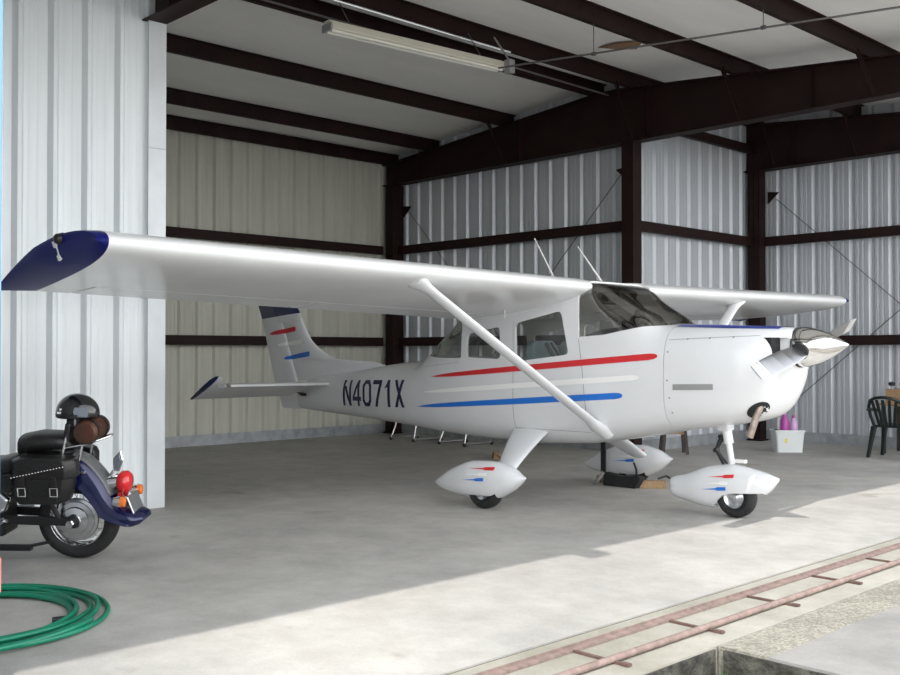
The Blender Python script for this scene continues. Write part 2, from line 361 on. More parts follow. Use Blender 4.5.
# conduits, junction box, lamp
def tubeobj(name, pts, r, m, label, cat, group=None, n=8):
    e = MB(); e.tube(pts, r, n); return tag(e.build(name, m, smooth=40), label, cat, group)
CN = tubeobj('conduit', [(-8.08, 8.53, 4.72), (-7.335, 8.74, 4.715), (-3.4, 9.88, 4.70)], .011, M['rod'], 'thin grey pipe crossing below the purlins towards the open front', 'pipe')
for u in (-6.95, -5.2, -3.5):
    v = 8.74 + (u + 7.335) * .2897; b = MB(); b.tube([(u, v, 4.71), (u, v, rz(u) + .02)], .005, 6); b.box((u, v, 4.71), (.05, .03, .035)); b.build('hanger', M['rod'], CN)
tubeobj('conduit', [(-8.95, 4.9, 5.10), (-8.95, 8.5, 5.10), (-8.85, 9.4, 5.1), (-8.85, 11.6, 5.08)], .014, M['rod'], 'thin pipe running between the twin ridge purlins beside the lamp', 'pipe')
tubeobj('conduit', [(-8.52, 6.4, 5.13), (-8.52, 9.2, 5.13)], .016, M['alu'], 'pale tube standing for the bright flange line of the ridge purlin above the lamp', 'pipe')  # added tube, coloured pale for the bright lower flange of the purlin
b = MB(); b.box((-8.1, 8.74, 4.78), (.09, .09, .16)); b.tube([(-8.1, 8.74, 4.85), (-8.35, 8.74, 5.18)], .012, 6)
tag(b.build('junction_box', M['grey'], bevel=.005), 'small grey junction box at the end of the lamp', 'junction box')
t = empty('ceiling_lamp', (-8.29, 7.5, 4.76), -.085); tag(t, 'long cream fluorescent lamp, switched off, hanging under the ridge', 'lamp')
b = MB(); b.prism([(-.085, -1.2, .0), (-.05, -1.2, .08), (.05, -1.2, .08), (.085, -1.2, .0), (.08, -1.2, -.01), (-.08, -1.2, -.01)], (0, 2.4, 0)); b.build('housing', M['lamp'], t)
for s in (-1, 1):
    b = MB(); b.tube([(s * .042, -1.17, -.022), (s * .042, 1.17, -.022)], .017, 10); b.build('tube', M['tube'], t, smooth=40)
    b = MB(); b.box((0, s * 1.19, .01), (.175, .025, .08)); b.build('end_cap', M['grey'], t, bevel=.004)
    b = MB(); b.tube([(0, s * .9, .075), (-.25, s * .9, .42)], .006, 6); b.build('hanger', M['rod'], t)
b = MB(); zz = zroof(-8) - .01
b.add([(-8.06, 10.35, zroof(-8.06) - .012), (-7.75, 10.25, zroof(-7.75) - .03), (-7.36, 10.35, zroof(-7.36) - .012), (-7.6, 10.55, zroof(-7.6) - .05), (-7.85, 10.5, zroof(-7.85) - .03)], [(0, 1, 2, 3, 4)])
tag(b.build('torn_flap', M['tear'], solid=.004), 'brown torn flap of insulation hanging between the purlins', 'tear')

# ------------------------------------------------------------------ door track
def track(u, label, rail):
    b = MB()
    if rail: b.tube([(u, y, .017) for y in np.linspace(-1, 18, 40)], .0175, 10)
    else: b.box((u, 8.5, .004), (.045, 19, .012)); b.box((u - .019, 8.5, .012), (.008, 19, .02))
    tag(b.build('track_rail', M['rust'], smooth=40), label, 'rail', 'rusty door rails')
track(-3.185, 'flat rusty rail of the door track, on the side of the aircraft', False); track(-2.93, 'round rusty rail of the door track, on the side of the apron', True)
nt = 0
for v in np.arange(.66, 18, .803):
    b = MB(); b.box((-3.01, v, .002), (.32, .02, .012)); b.box((-2.86, v, .006), (.05, .026, .012))
    o = tag(b.build('track_tie', M['rustdark']), 'dark rusty cross tie joining the two rails of the door track', 'rail tie', 'cross ties of the door track')

# ------------------------------------------------------------------ aircraft
AP = empty('airplane', (-6.65, 8.005, 0), .018)
tag(AP, 'white high-wing light airplane with red and blue stripes parked in the hangar', 'airplane')

def pchip(xs, ys, x):
    xs, ys = np.asarray(xs, float), np.asarray(ys, float); h = np.diff(xs); d = np.diff(ys) / h; m = np.zeros(len(xs)); m[0], m[-1] = d[0], d[-1]
    for i in range(1, len(xs) - 1):
        if d[i - 1] * d[i] > 0:
            w1, w2 = 2 * h[i] + h[i - 1], h[i] + 2 * h[i - 1]; m[i] = (w1 + w2) / (w1 / d[i - 1] + w2 / d[i])
    i = int(np.clip(np.searchsorted(xs, x) - 1, 0, len(xs) - 2)); t = (x - xs[i]) / h[i]
    return ((1 + 2 * t) * (1 - t) ** 2 * ys[i] + t * (1 - t) ** 2 * h[i] * m[i] + t * t * (3 - 2 * t) * ys[i + 1] + t * t * (t - 1) * h[i] * m[i + 1])
#        a     zb    zt    w    zm    nb   nt
FS = [(-4.46, .715, .98, .045, .86, 2.2, 2.0),
      (-4.2, .70, 1.09, .105, .90, 2.6, 2.0),
      (-3.17, .655, 1.225, .25, .97, 3.0, 2.1),
      (-2.5, .625, 1.31, .355, 1.02, 3.2, 2.2),
      (-1.85, .588, 1.375, .45, 1.07, 3.4, 2.1),
      (-1.45, .562, 1.70, .50, 1.10, 3.5, 2.3),
      (-.9, .545, 1.95, .54, 1.13, 3.7, 5.0),
      (-.2, .535, 2.10, .56, 1.15, 3.8, 8.0),
      (.25, .553, 2.14, .56, 1.155, 3.8, 8.5),
      (.5, .57, 2.135, .56, 1.16, 3.8, 8.5),
      (.69, .60, 2.10, .557, 1.16, 3.8, 8.5),
      (.9, .632, 1.975, .55, 1.16, 3.7, 6.5),
      (1.15, .68, 1.835, .535, 1.17, 3.6, 5.0),
      (1.42, .735, 1.70, .515, 1.18, 3.4, 3.8),
      (1.8, .795, 1.685, .485, 1.21, 3.2, 3.6),
      (2.1, .845, 1.672, .44, 1.24, 3.0, 3.4),
      (2.28, .905, 1.665, .385, 1.28, 2.8, 3.0),
      (2.40, 1.02, 1.66, .31, 1.35, 2.5, 2.6),
      (2.47, 1.16, 1.652, .235, 1.42, 2.2, 2.2),
      (2.50, 1.29, 1.645, .18, 1.47, 2.0, 2.0)]
FA = [r[0] for r in FS]
def sec(a, off=0., n=56):
    zb, zt, w, zm, nb, nt = [pchip(FA, [r[k] for r in FS], a) for k in range(1, 7)]
    zb += off; zt -= off; w -= off; out = []
    for i in range(n):
        t = 2 * math.pi * i / n; c, s = math.cos(t), math.sin(t)
        e = nt if s >= 0 else nb; h = (zt - zm) if s >= 0 else (zm - zb)
        out.append((a, w * math.copysign(abs(c) ** (2 / e), c), zm + h * math.copysign(abs(s) ** (2 / e), s)))
    return out
def hull(a0, a1, off=0., step=.05):
    b = MB(); k = max(2, int((a1 - a0) / step) + 1); b.loft([sec(a, off) for a in np.linspace(a0, a1, k)]); return b
def tmp(mb):
    o = bpy.data.objects.new('t', mb.mesh('t')); C.objects.link(o); return o
def boolean(o, other, op):
    k = o.modifiers.new('b', 'BOOLEAN'); k.operation = op; k.solver = 'EXACT'; k.object = other
    dg = bpy.context.evaluated_depsgraph_get(); dg.update()
    me = bpy.data.meshes.new_from_object(o.evaluated_get(dg)); o.modifiers.clear(); old = o.data; o.data = me; bpy.data.meshes.remove(old)
def drop(o): me = o.data; bpy.data.objects.remove(o); bpy.data.meshes.remove(me)
def rounded(poly, r=.04, k=4):
    out = []; n = len(poly)
    for i in range(n):
        p, a, c = Vector(poly[i]), Vector(poly[i - 1]), Vector(poly[(i + 1) % n]); d1, d2 = (a - p), (c - p); rr = min(r, d1.length * .45, d2.length * .45)
        s, e = p + d1.normalized() * rr, p + d2.normalized() * rr
        for j in range(k + 1):
            t = j / k; out.append(tuple(s * (1 - t) ** 2 + p * 2 * t * (1 - t) + e * t * t))
    return out
def side_prism(poly, b0=-1., b1=1.):
    m = MB(); m.prism([(x, b0, z) for x, z in poly], (0, b1 - b0, 0)); return m

WIN = {'door_window': rounded([(-.185, 1.73), (.39, 1.838), (.482, 1.425), (-.172, 1.355)], .05),
       'side_window': rounded([(-.86, 1.635), (-.395, 1.70), (-.388, 1.378), (-.875, 1.395)], .045)}
REAR = rounded([(-.955, 1.385), (-.955, 1.70), (-1.12, 1.95), (-1.9, 1.95), (-1.9, 1.43), (-1.33, 1.385)], .03)
SCREEN = [(.60, 1.588), (.88, 1.605), (1.1, 1.645), (1.25, 1.675), (1.45, 1.692), (1.6, 1.70), (1.6, 2.4), (.60, 2.4), (.62, 2.08), (.63, 2.03), (.615, 2.0), (.59, 1.96)]
AFW = 1.49      # firewall joint
fus = tmp(hull(-4.46, AFW)); cav = tmp(hull(-1.78, 1.46, .022)); boolean(fus, cav, 'DIFFERENCE'); drop(cav)
for poly in list(WIN.values()) + [REAR, SCREEN]:
    c = tmp(side_prism(poly)); boolean(fus, c, 'DIFFERENCE'); drop(c)
full = hull(-4.46, 2.50).mesh('bv'); bmx = bmesh.new(); bmx.from_mesh(full); BV = BVHTree.FromBMesh(bmx)
def side_b(a, z, s):
    h = BV.ray_cast(Vector((a, s * 3, z)), Vector((0, -s, 0)))[0]
    return h.y if h else s * .05
def decal(mb, quad, s, mi, nu=8, nv=3, off=.004, f=None):
    """quad of (a,z): bl, br, tr, tl, laid on the hull side"""
    f = f or side_b; bl, br, tr, tl = [np.array(q, float) for q in quad]; vs = []; fs = []
    for j in range(nv + 1):
        for i in range(nu + 1):
            u, v = i / nu, j / nv; p = (bl * (1 - u) + br * u) * (1 - v) + (tl * (1 - u) + tr * u) * v
            vs.append((p[0], f(p[0], p[1], s) + s * off, p[1]))
    for j in range(nv):
        for i in range(nu):
            q = j * (nu + 1) + i; fs.append((q, q + 1, q + nu + 2, q + nu + 1))
    mb.add(vs, fs, mi)
def stripe(mb, p, q, h0, h1, s, mi, n=30, f=None, off=.004, sharp=False):
    """tapered stripe: pointed at p, rounded at q"""
    p, q = np.array(p, float), np.array(q, float); f = f or side_b
    prof = [(0, .0), (.04, .35), (.12, .7), (.3, .9), (.6, 1), (.97, 1), (.99, .8), (1, .35)]
    if sharp: prof = [(0, 0), (.4, .3), (.6, .45), (.66, .95), (.97, 1), (1, .9)]
    for (t0, k0), (t1, k1) in zip(prof[:-1], prof[1:]):
        a, c = p + (q - p) * t0, p + (q - p) * t1; e0, e1 = h1 * k0 / 2, h1 * k1 / 2
        decal(mb, [(a[0], a[1] - e0), (c[0], c[1] - e1), (c[0], c[1] + e1), (a[0], a[1] + e0)], s, mi, max(2, int(n * (t1 - t0))), 2, off, f)
dm = MB()
for s in (-1, 1):
    stripe(dm, (-1.45, 1.183), (1.43, 1.412), 0, .058, s, 1); stripe(dm, (-1.60, 1.012), (1.25, 1.222), 0, .052, s, 2); stripe(dm, (-1.70, .852), (1.08, 1.056), 0, .058, s, 3)
# registration on the near side: block letters
W = .19
GL = {'N': [[(0, 0), (.24, 0), (.24, 1), (0, 1)], [(.76, 0), (1, 0), (1, 1), (.76, 1)], [(.0, 1), (.74, 0), (1, 0), (.26, 1)]],
      '4': [[(.56, 0), (.80, 0), (.80, 1), (.56, 1)], [(0, .2), (1, .2), (1, .36), (0, .36)], [(0, .34), (.22, .34), (.78, 1), (.56, 1)]],
      '0': [[(0, .2), (.24, .26), (.24, .74), (0, .8)], [(.76, .26), (1, .2), (1, .8), (.76, .74)], [(.24, 0), (.76, 0), (.64, .15), (.36, .15)], [(.36, .85), (.64, .85), (.76, 1), (.24, 1)],
            [(0, .2), (.24, 0), (.36, .15), (.24, .26)], [(.76, 0), (1, .2), (.76, .26), (.64, .15)], [(0, .8), (.24, .74), (.36, .85), (.24, 1)], [(.64, .85), (.76, .74), (1, .8), (.76, 1)]],
      '7': [[(0, .84), (1, .84), (1, 1), (0, 1)], [(.2, 0), (.48, 0), (1, .86), (.72, .86)]],
      '1': [[(.42, 0), (.70, 0), (.70, 1), (.42, 1)], [(.1, .68), (.44, .74), (.44, 1), (.34, .86)]],
      'X': [[(0, 0), (.28, 0), (1, 1), (.72, 1)], [(.72, 0), (1, 0), (.28, 1), (0, 1)]]}
def reg(mb, s):
    txt = 'N4071X'; a0, a1 = -3.27, -1.905; pitch = (a1 - a0) / 6
    for i, ch in enumerate(txt):
        x0 = a0 + i * pitch
        for q in GL[ch]:
            t = i + .5
            def P(p):
                xx = x0 + p[0] * W; xx2 = xx
                return (xx2, .795 + (xx - a0) * .024 + p[1] * .31)
            decal(mb, [P(p) for p in q], s, 4, 3, 6, .005)
reg(dm, -1)
# panel seams
def seam(mb, pts, s, w=.006, mi=5, f=None):
    for (x0, z0), (x1, z1) in zip(pts[:-1], pts[1:]):
        d = np.array([x1 - x0, z1 - z0]); d /= np.linalg.norm(d); nn = np.array([-d[1], d[0]]) * w / 2
        decal(mb, [(x0 - nn[0], z0 - nn[1]), (x1 - nn[0], z1 - nn[1]), (x1 + nn[0], z1 + nn[1]), (x0 + nn[0], z0 + nn[1])], s, mi, 14, 1, .002, f)
for s in (-1, 1):
    seam(dm, [(.60, 1.57), (.64, 1.3), (.70, .68)], s); seam(dm, [(-.21, 1.34), (-.22, .63)], s); seam(dm, [(-.21, 1.75), (-.21, 1.34)], s, .004); seam(dm, [(-.22, .70), (.68, .70)], s, .004)
    seam(dm, [(-1.9, 1.26), (-1.0, 1.34)], s, .003); seam(dm, [(-3.05, 1.12), (-3.05, .74)], s, .003)
o = bpy.data.objects.new('fuselage', fus.data); C.objects.unlink(fus); bpy.data.objects.remove(fus)
bm = bmesh.new(); bm.from_mesh(o.data); d = dm.mesh('d'); bm2 = bmesh.new(); bm2.from_mesh(d)
base_n = len(bm.faces); bm.from_mesh(d); bm.to_mesh(o.data); bm.free(); bm2.free()
FUS = finish(o, [M['white'], M['red'], M['pale'], M['blue'], M['letter'], M['seam']], AP, smooth=38)
# glass panes: a thin shell of the hull, cut to each opening
def pane(name, poly, m, grow=.0):
    a0, a1 = min(p[0] for p in poly) - .04, max(p[0] for p in poly) + .02
    a1 = min(a1, 1.47)
    g = tmp(hull(a0, a1, .009, .04)); i = tmp(hull(a0 - .1, a1 + .1, .014, .04)); boolean(g, i, 'DIFFERENCE'); drop(i)
    c = tmp(side_prism(poly)) if not isinstance(grow, tuple) else tmp(side_prism(poly, *grow))
    boolean(g, c, 'INTERSECT'); drop(c); me = g.data; C.objects.unlink(g); bpy.data.objects.remove(g)
    return finish(bpy.data.objects.new(name, me), m, FUS, smooth=38)
for nm, poly in WIN.items():
    for rng in ((-1., 0.), (0., 1.)): pane(nm, poly, M['glass'], rng)
pane('rear_window', REAR, M['glass']); pane('windscreen', SCREEN, M['screen'])
# cowling
cow = tmp(hull(AFW + .006, 2.50, 0, .03))
for s in (-1, 1):
    c = MB(); c.prism([(2.3, y, z) for y, z in rounded([(s * .30, 1.405), (s * .15, 1.405), (s * .15, 1.568), (s * .30, 1.568)], .03)], (.5, 0, 0)); c = tmp(c); boolean(cow, c, 'DIFFERENCE'); drop(c)
dc = MB()
for s in (-1, 1):
    seam(dc, [(1.52, 1.555), (2.3, 1.585)], s, .004, 2)
    decal(dc, [(1.585, 1.118), (1.955, 1.128), (1.955, 1.178), (1.585, 1.168)], s, 1, 8, 2, .006)
    for x, z in ((1.53, 1.2), (1.55, 1.05), (1.56, .92), (1.53, 1.45), (1.7, 1.56), (1.9, 1.566), (2.1, 1.573)):
        decal(dc, [(x - .007, z - .007), (x + .007, z - .007), (x + .007, z + .007), (x - .007, z + .007)], s, 2, 1, 1, .004)
def top_z(a, y):
    h = BV.ray_cast(Vector((a, y, 4)), Vector((0, 0, -1)))[0]; return h.z if h else 1.6
vs = []; fs = []; na, ny = 24, 12
for i in range(na + 1):
    a = AFW + .01 + (2.385 - AFW) * i / na; k = .31 - .15 * (i / na) ** 3
    for j in range(ny + 1):
        y = -k + 2 * k * j / ny; vs.append((a, y, top_z(a, y) + .004))
for i in range(na):
    for j in range(ny): q = i * (ny + 1) + j; fs.append((q, q + 1, q + ny + 2, q + ny + 1))
dc.add(vs, fs, 3)
el = [(2.262 + .105 * math.cos(q) * .78 - .042 * math.sin(q) * .62, .962 + .105 * math.cos(q) * .62 + .042 * math.sin(q) * .78) for q in np.linspace(0, 2 * math.pi, 25)[:-1]]
ec = (2.262, .962); rr_ = [[(ec[0] + (x - ec[0]) * k, ec[1] + (z - ec[1]) * k) for x, z in el] for k in (.01, .35, .7, 1.0)]
dc.loft([[(x, side_b(x, z, -1) - .004, z) for x, z in r] for r in rr_], False, 4)  # flat dark ellipse painted for the shaded exhaust opening, nothing is cut
o = bpy.data.objects.new('engine_cowling', cow.data); C.objects.unlink(cow); bpy.data.objects.remove(cow)
bm = bmesh.new(); bm.from_mesh(o.data); bm.from_mesh(dc.mesh('d')); bm.to_mesh(o.data); bm.free()
COW = finish(o, [M['white'], M['grey'], M['seam'], M['blue_top'], M['dark']], AP, smooth=38)
for s in (-1, 1):
    b = MB(); b.box((2.355, s * .224, 1.487), (.09, .15, .162)); b.build('inlet_shade_fill', M['dark'], COW)  # dark blocks added for the shade inside the cooling inlets
b = MB(); b.tube([(2.22, -.20, 1.04), (2.285, -.27, 1.0), (2.265, -.30, .92), (2.205, -.31, .735)], .030, 14); b.build('exhaust_pipe', M['exhaust'], COW, smooth=50)
# cabin interior
b = MB(); b.box((-.05, 0, .76), (2.2, .84, .03)); b.build('cabin_floor', M['cabin'], FUS)
def seatmesh(b, x, y, z0, z1, w, lean):
    b.loft([[(x + lean * t + dx, y + dy * w / 2 * k, z0 + (z1 - z0) * t) for dx, dy in ((-.05, -1), (.06, -1), (.085, -.5), (.085, .5), (.06, 1), (-.05, 1))] for t, k in ((0, .95), (.3, 1), (.8, 1), (.93, .86), (1, .55))])
for y in (-.26, .26):
    b = MB(); seatmesh(b, .06, y, .8, 1.56, .44, -.17); b.box((.28, y, .93), (.5, .44, .13)); st = b.build('cabin_seat', M['seat'], FUS, smooth=50, bevel=.02)
    b = MB(); b.tube([(.04, y - .1, 1.54), (.09, y - .04, 1.4), (.16, y + .02, 1.1)], .02, 6); b.tube([(.04, y - .02, 1.54), (.09, y + .05, 1.4)], .012, 6); b.build('seat_belt', M['black'], st)
b = MB(); seatmesh(b, -.85, 0, .75, 1.38, .84, -.12); b.box((-.62, 0, .9), (.45, .84, .13)); b.build('rear_bench', M['cabin'], FUS, smooth=50, bevel=.02)
b = MB()
b.loft([[(a, y, z) for y, z in ((-w, .95), (w, .95), (w, zt - .05), (w * .8, zt), (-w * .8, zt), (-w, zt - .05))] for a, w, zt in ((.62, .51, 1.625), (.76, .50, 1.66), (1.1, .48, 1.69), (1.36, .42, 1.68))])
b.build('dashboard', M['black'], FUS, bevel=.01)
b = MB(); b.tube([(.70, 0, 2.03), (1.22, 0, 1.64)], .018, 10); b.build('centre_brace', M['alu'], FUS, smooth=40)
for y in (-.27, .27):
    b = MB(); b.loft([[(x, y + dy * k, z - .0) for dy, k in ((-.17, 1), (-.13, 1), (.13, 1), (.17, 1))] + [(x + .012, y + dy, z + .02) for dy in (.17, .13, -.13, -.17)] for x, z in ((.70, 2.0), (.74, 1.95), (.80, 1.89))]); b.build('sun_visor', M['black'], FUS)
    b = MB(); b.lathe((.72, y, 1.46), (-1, 0, -.25), [(0, .15), (.02, .152), (.02, .14), (0, .14)], 20); b.bar((.72, y - .13, 1.46), (.72, y + .13, 1.46), .03, .03); b.build('control_yoke', M['black'], FUS)

# wing
def foil(x, up, t=.135, root=0.):
    yt = 5 * t * (.2969 * math.sqrt(max(x, 0)) - .126 * x - .3516 * x * x + .2843 * x ** 3 - .1036 * x ** 4)
    m, p = .025, .4; yc = m / p ** 2 * (2 * p * x - x * x) if x < p else m / (1 - p) ** 2 * (1 - 2 * p + 2 * p * x - x * x)
    return yc + yt if up else yc - yt - root * 4 * x * (1 - x) * .028
ALE, ATE = .672, -1.0
def wp(x, y, up, s, k=1.):
    """wing surface point: x chord fraction, y span, up surface flag"""
    zl, zt = 2.052 + .0148 * y, 1.782 + .0235 * y; le = .705 - .021 * y; c = le - ATE
    return (le - c * x, s * y, zl + (zt - zl) * x + c * foil(x, up, root=max(0, 1 - y / 1.1)))
def wsec(xs, yf, s):
    return [wp(x, yf(x), True, s) for x in xs[::-1]] + [wp(x, yf(x), False, s) for x in (xs[1:] if xs[0] == 0 else xs)]
cosx = lambda a, c, n: [a + (c - a) * (1 - math.cos(math.pi * i / n)) / 2 for i in range(n + 1)]
tipy = lambda x: 5.19 - .22 * x
XM = [0] + [(.735) * (i / 22) ** 1.7 for i in range(1, 23)]
for s in (-1, 1):
    b = MB(); st = list(np.linspace(0, 1, 34)); b.loft([wsec(XM, lambda x, k=k: .47 + (tipy(x) - .47) * k, s) for k in st])
    b.loft([wsec([.73, .8, .9, .97, 1.0], lambda x, k=k: k, s) for k in np.linspace(.4, .6, 3)])
    b.loft([wsec([.73, .8, .9, .97, 1.0], lambda x, k=k: 4.72 + (tipy(x) - 4.72) * k, s) for k in (0, 1)])
    WG = b.build('wing', M['wing_white'], AP, smooth=45)
    for nm, y0, y1 in (('flap', .615, 2.68), ('aileron', 2.70, 4.70)):
        b = MB(); b.loft([wsec([.743, .78, .84, .9, .95, 1.0], lambda x, k=k: k, s) for k in np.linspace(y0, y1, 10)]); b.build(nm, M['wing_white'], WG, smooth=45)
    # bevelled (upswept) tip cap
    XT = cosx(0, 1, 26); rings = []
    for t in (0, .18, .38, .58, .76, .9, 1.0):
        out = []
        yf = lambda x: tipy(x) + (.08 + .05 * (1 - abs(2 * x - 1)) + .22 * x) * math.sin(t * math.pi / 2)
        lo = t ** 1.25
        for x in XT[::-1]:
            p = wp(x, tipy(x), True, s); out.append((p[0], s * yf(x), p[2] - .012 * t))
        for x in XT[1:]:
            p, q = wp(x, tipy(x), True, s), wp(x, tipy(x), False, s); z = q[2] + (p[2] - q[2]) * lo * .93; out.append((p[0], s * yf(x), z - .012 * t))
        rings.append(out)
    b = MB(); b.loft(rings); TC = b.build('wing_tip', M['navy'] if s < 0 else M['navy'], WG, smooth=60)
    TC.data.materials.clear(); TC.data.materials.append(M['tipblue'])
    tb = bmesh.new(); tb.from_mesh(TC.data); TT = BVHTree.FromBMesh(tb); tb.free()
    def on_tip(a, z): h = TT.ray_cast(Vector((a, s * 7, z)), Vector((0, -s, 0)))[0]; return h.y if h else s * 5.2
    y = on_tip(.14, 2.17)
    b = MB(); b.lathe((.14, y, 2.17), (0, s, -.3), [(-.03, .034), (.02, .034), (.035, .022), (.04, 0)], 16); b.build('navigation_light', M['black'], TC, smooth=50)
    b = MB(); dr = [(.06, 2.155), (.11, 2.155), (.045, 2.05), (.0, 2.04)]; b.loft([[(a, on_tip(a, z) + o_ * s, z) for a, z in dr] for o_ in (-.01, .014)]); b.build('light_drip', M['pale'], TC)
    # strut
    P0, P1 = Vector((.80, s * .50, .745)), Vector((.50, s * 2.5, 2.015)); d = (P1 - P0).normalized(); cx = Vector((1, 0, 0)); cx = (cx - d * cx.dot(d)).normalized(); cz = d.cross(cx)
    prof = [(math.cos(2 * math.pi * j / 18) * .068, math.sin(2 * math.pi * j / 18) * .030) for j in range(18)]
    b = MB(); b.loft([[P0 + (P1 - P0) * t + cx * u * k + cz * w * k for u, w in prof] for t, k in ((-.02, 1), (.05, 1), (.5, 1), (.95, 1), (1.0, 1))]); ST = b.build('wing_strut', M['white'], AP, smooth=50)
    b = MB(); b.loft([[P0 + (P1 - P0) * t + cx * u * k + cz * w * k2 for u, w in prof] for t, k, k2 in ((-.05, 1.1, 1.6), (0, 1.25, 1.7), (.03, 1.2, 1.5), (.06, 1.0, 1.05))]); b.build('strut_cuff', M['white'], ST, smooth=50)
    b = MB(); b.loft([[P0 + (P1 - P0) * t + cx * (u * k - .02 * g) + cz * w * k2 + Vector((0, 0, 0)) for u, w in prof] for t, k, k2, g in ((.94, 1.0, 1.05, 0), (.97, 1.2, 1.4, .4), (1.0, 1.9, 1.8, 1.5), (1.02, 2.1, 2.0, 2))]); b.build('strut_cuff', M['white'], ST, smooth=50)
b = MB(); b.tube([(-.27, .2, 2.15), (-.58, .2, 2.66)], [.012, .005], 6); b.lathe((-.27, .2, 2.13), (0, 0, 1), [(0, .035), (.03, .03), (.05, .012)], 12); b.build('antenna', M['pale'], AP)
b = MB(); b.tube([(.33, .2, 2.12), (.0, .2, 2.53)], [.012, .005], 6); b.lathe((.33, .2, 2.10), (0, 0, 1), [(0, .035), (.03, .03), (.05, .012)], 12); b.build('antenna', M['pale'], AP)
b = MB(); b.tube([(-.15, -.75, 1.86), (-.15, -.75, 1.78)], .004, 6); b.build('fuel_drain', M['pale'], AP)

# tail
def airslab(b, sects, th, n=14, mi=0, ax='b'):
    """loft of symmetric foil sections. sects: (span position, a_front, a_rear, height/offset at front, at rear, thickness)"""
    rings = []
    for sp, af, ar, zf, zr, t in sects:
        r = []
        for i in range(n * 2):
            k = i / n; up = 1 if k < 1 else -1; x = (k if k < 1 else 2 - k); x = (1 - math.cos(math.pi * x)) / 2
            yt = t / .2 * (.2969 * math.sqrt(x) - .126 * x - .3516 * x * x + .2843 * x ** 3 - .1036 * x ** 4) * .5 * 2
            a = af + (ar - af) * x; z = zf + (zr - zf) * x
            r.append((a, sp, z + up * yt) if ax == 'b' else (a, up * yt, sp))
        rings.append(r)
    b.loft(rings, True, mi)
# fin: sections by height z ; hinge line parallel to the trailing edge
hinge = lambda z: -4.36 - (z - .72) * .44
LEz = lambda z: pchip([1.08, 1.33, 1.36, 1.45, 1.60, 1.97, 2.12], [-2.35, -2.95, -3.62, -3.96, -4.21, -4.47, -4.575], z)
TEz = lambda z: pchip([.69, 1.054, 1.89, 2.12], [-4.845, -5.03, -5.335, -5.445], z)
zs = [1.08, 1.2, 1.28, 1.33, 1.345, 1.36, 1.40, 1.45, 1.5, 1.6, 1.7, 1.8, 1.9]
b = MB(); airslab(b, [(z, LEz(z), hinge(z), 0, 0, .085 - .02 * (z - 1)) for z in zs], 0, ax='z')
fsec = lambda a, z, s: s * (.006 + (.10 - .02 * (z - 1)) * .44 * (max(0., 1 - ((a + 4.45) / .62) ** 2)) ** .5 * .0)
FIN = b.build('vertical_fin', M['white'], AP, smooth=50)
b = MB(); airslab(b, [(z, hinge(z) - .006, TEz(z), 0, 0, .05) for z in (.70, .9, 1.1, 1.3, 1.5, 1.7, 1.89 - .03)], 0, ax='z'); RUD = b.build('rudder', M['white'], AP, smooth=50)
# navy cap: slanted lower edge
def capz(a): return 1.90 + (a + 5.34) * .072
b = MB(); rings = []
for t in (0, .12, .45, .8, 1.0):
    r = []; n = 16
    for i in range(2 * n):
        k = i / n; up = 1 if k < 1 else -1; x = k if k < 1 else 2 - k; x = (1 - math.cos(math.pi * x)) / 2
        zl = capz(LEz(1.96) + (TEz(1.9) - LEz(1.96)) * x); z = zl + (2.125 - zl) * t; a = LEz(z) + (TEz(z) - LEz(z)) * x
        r.append((a, up * (.062 * (2.6 * math.sqrt(x) * (1 - x) * .5 + .02 * (1 - x))) * (1 if t < .9 else .4), z))
    rings.append(r)
b.loft(rings); b.build('fin_cap', M['navy'], FIN, smooth=50)
b = MB(); zc = lambda a: capz(a) - .012
n = 10; rings = []
for t in (0, 1):
    r = []
    for i in range(2 * n):
        k = i / n; up = 1 if k < 1 else -1; x = k if k < 1 else 2 - k; x = (1 - math.cos(math.pi * x)) / 2
        z0 = 1.84; a0 = LEz(1.93) + (TEz(1.86) - LEz(1.93)) * x; z = z0 if t == 0 else capz(a0) - .002; a = LEz(z) + (TEz(z) - LEz(z)) * x
        r.append((a, up * (.06 * (2.6 * math.sqrt(x) * (1 - x) * .5 + .02 * (1 - x))), z))
    rings.append(r)
b.loft(rings); b.build('fin_top', M['white'], FIN, smooth=50)
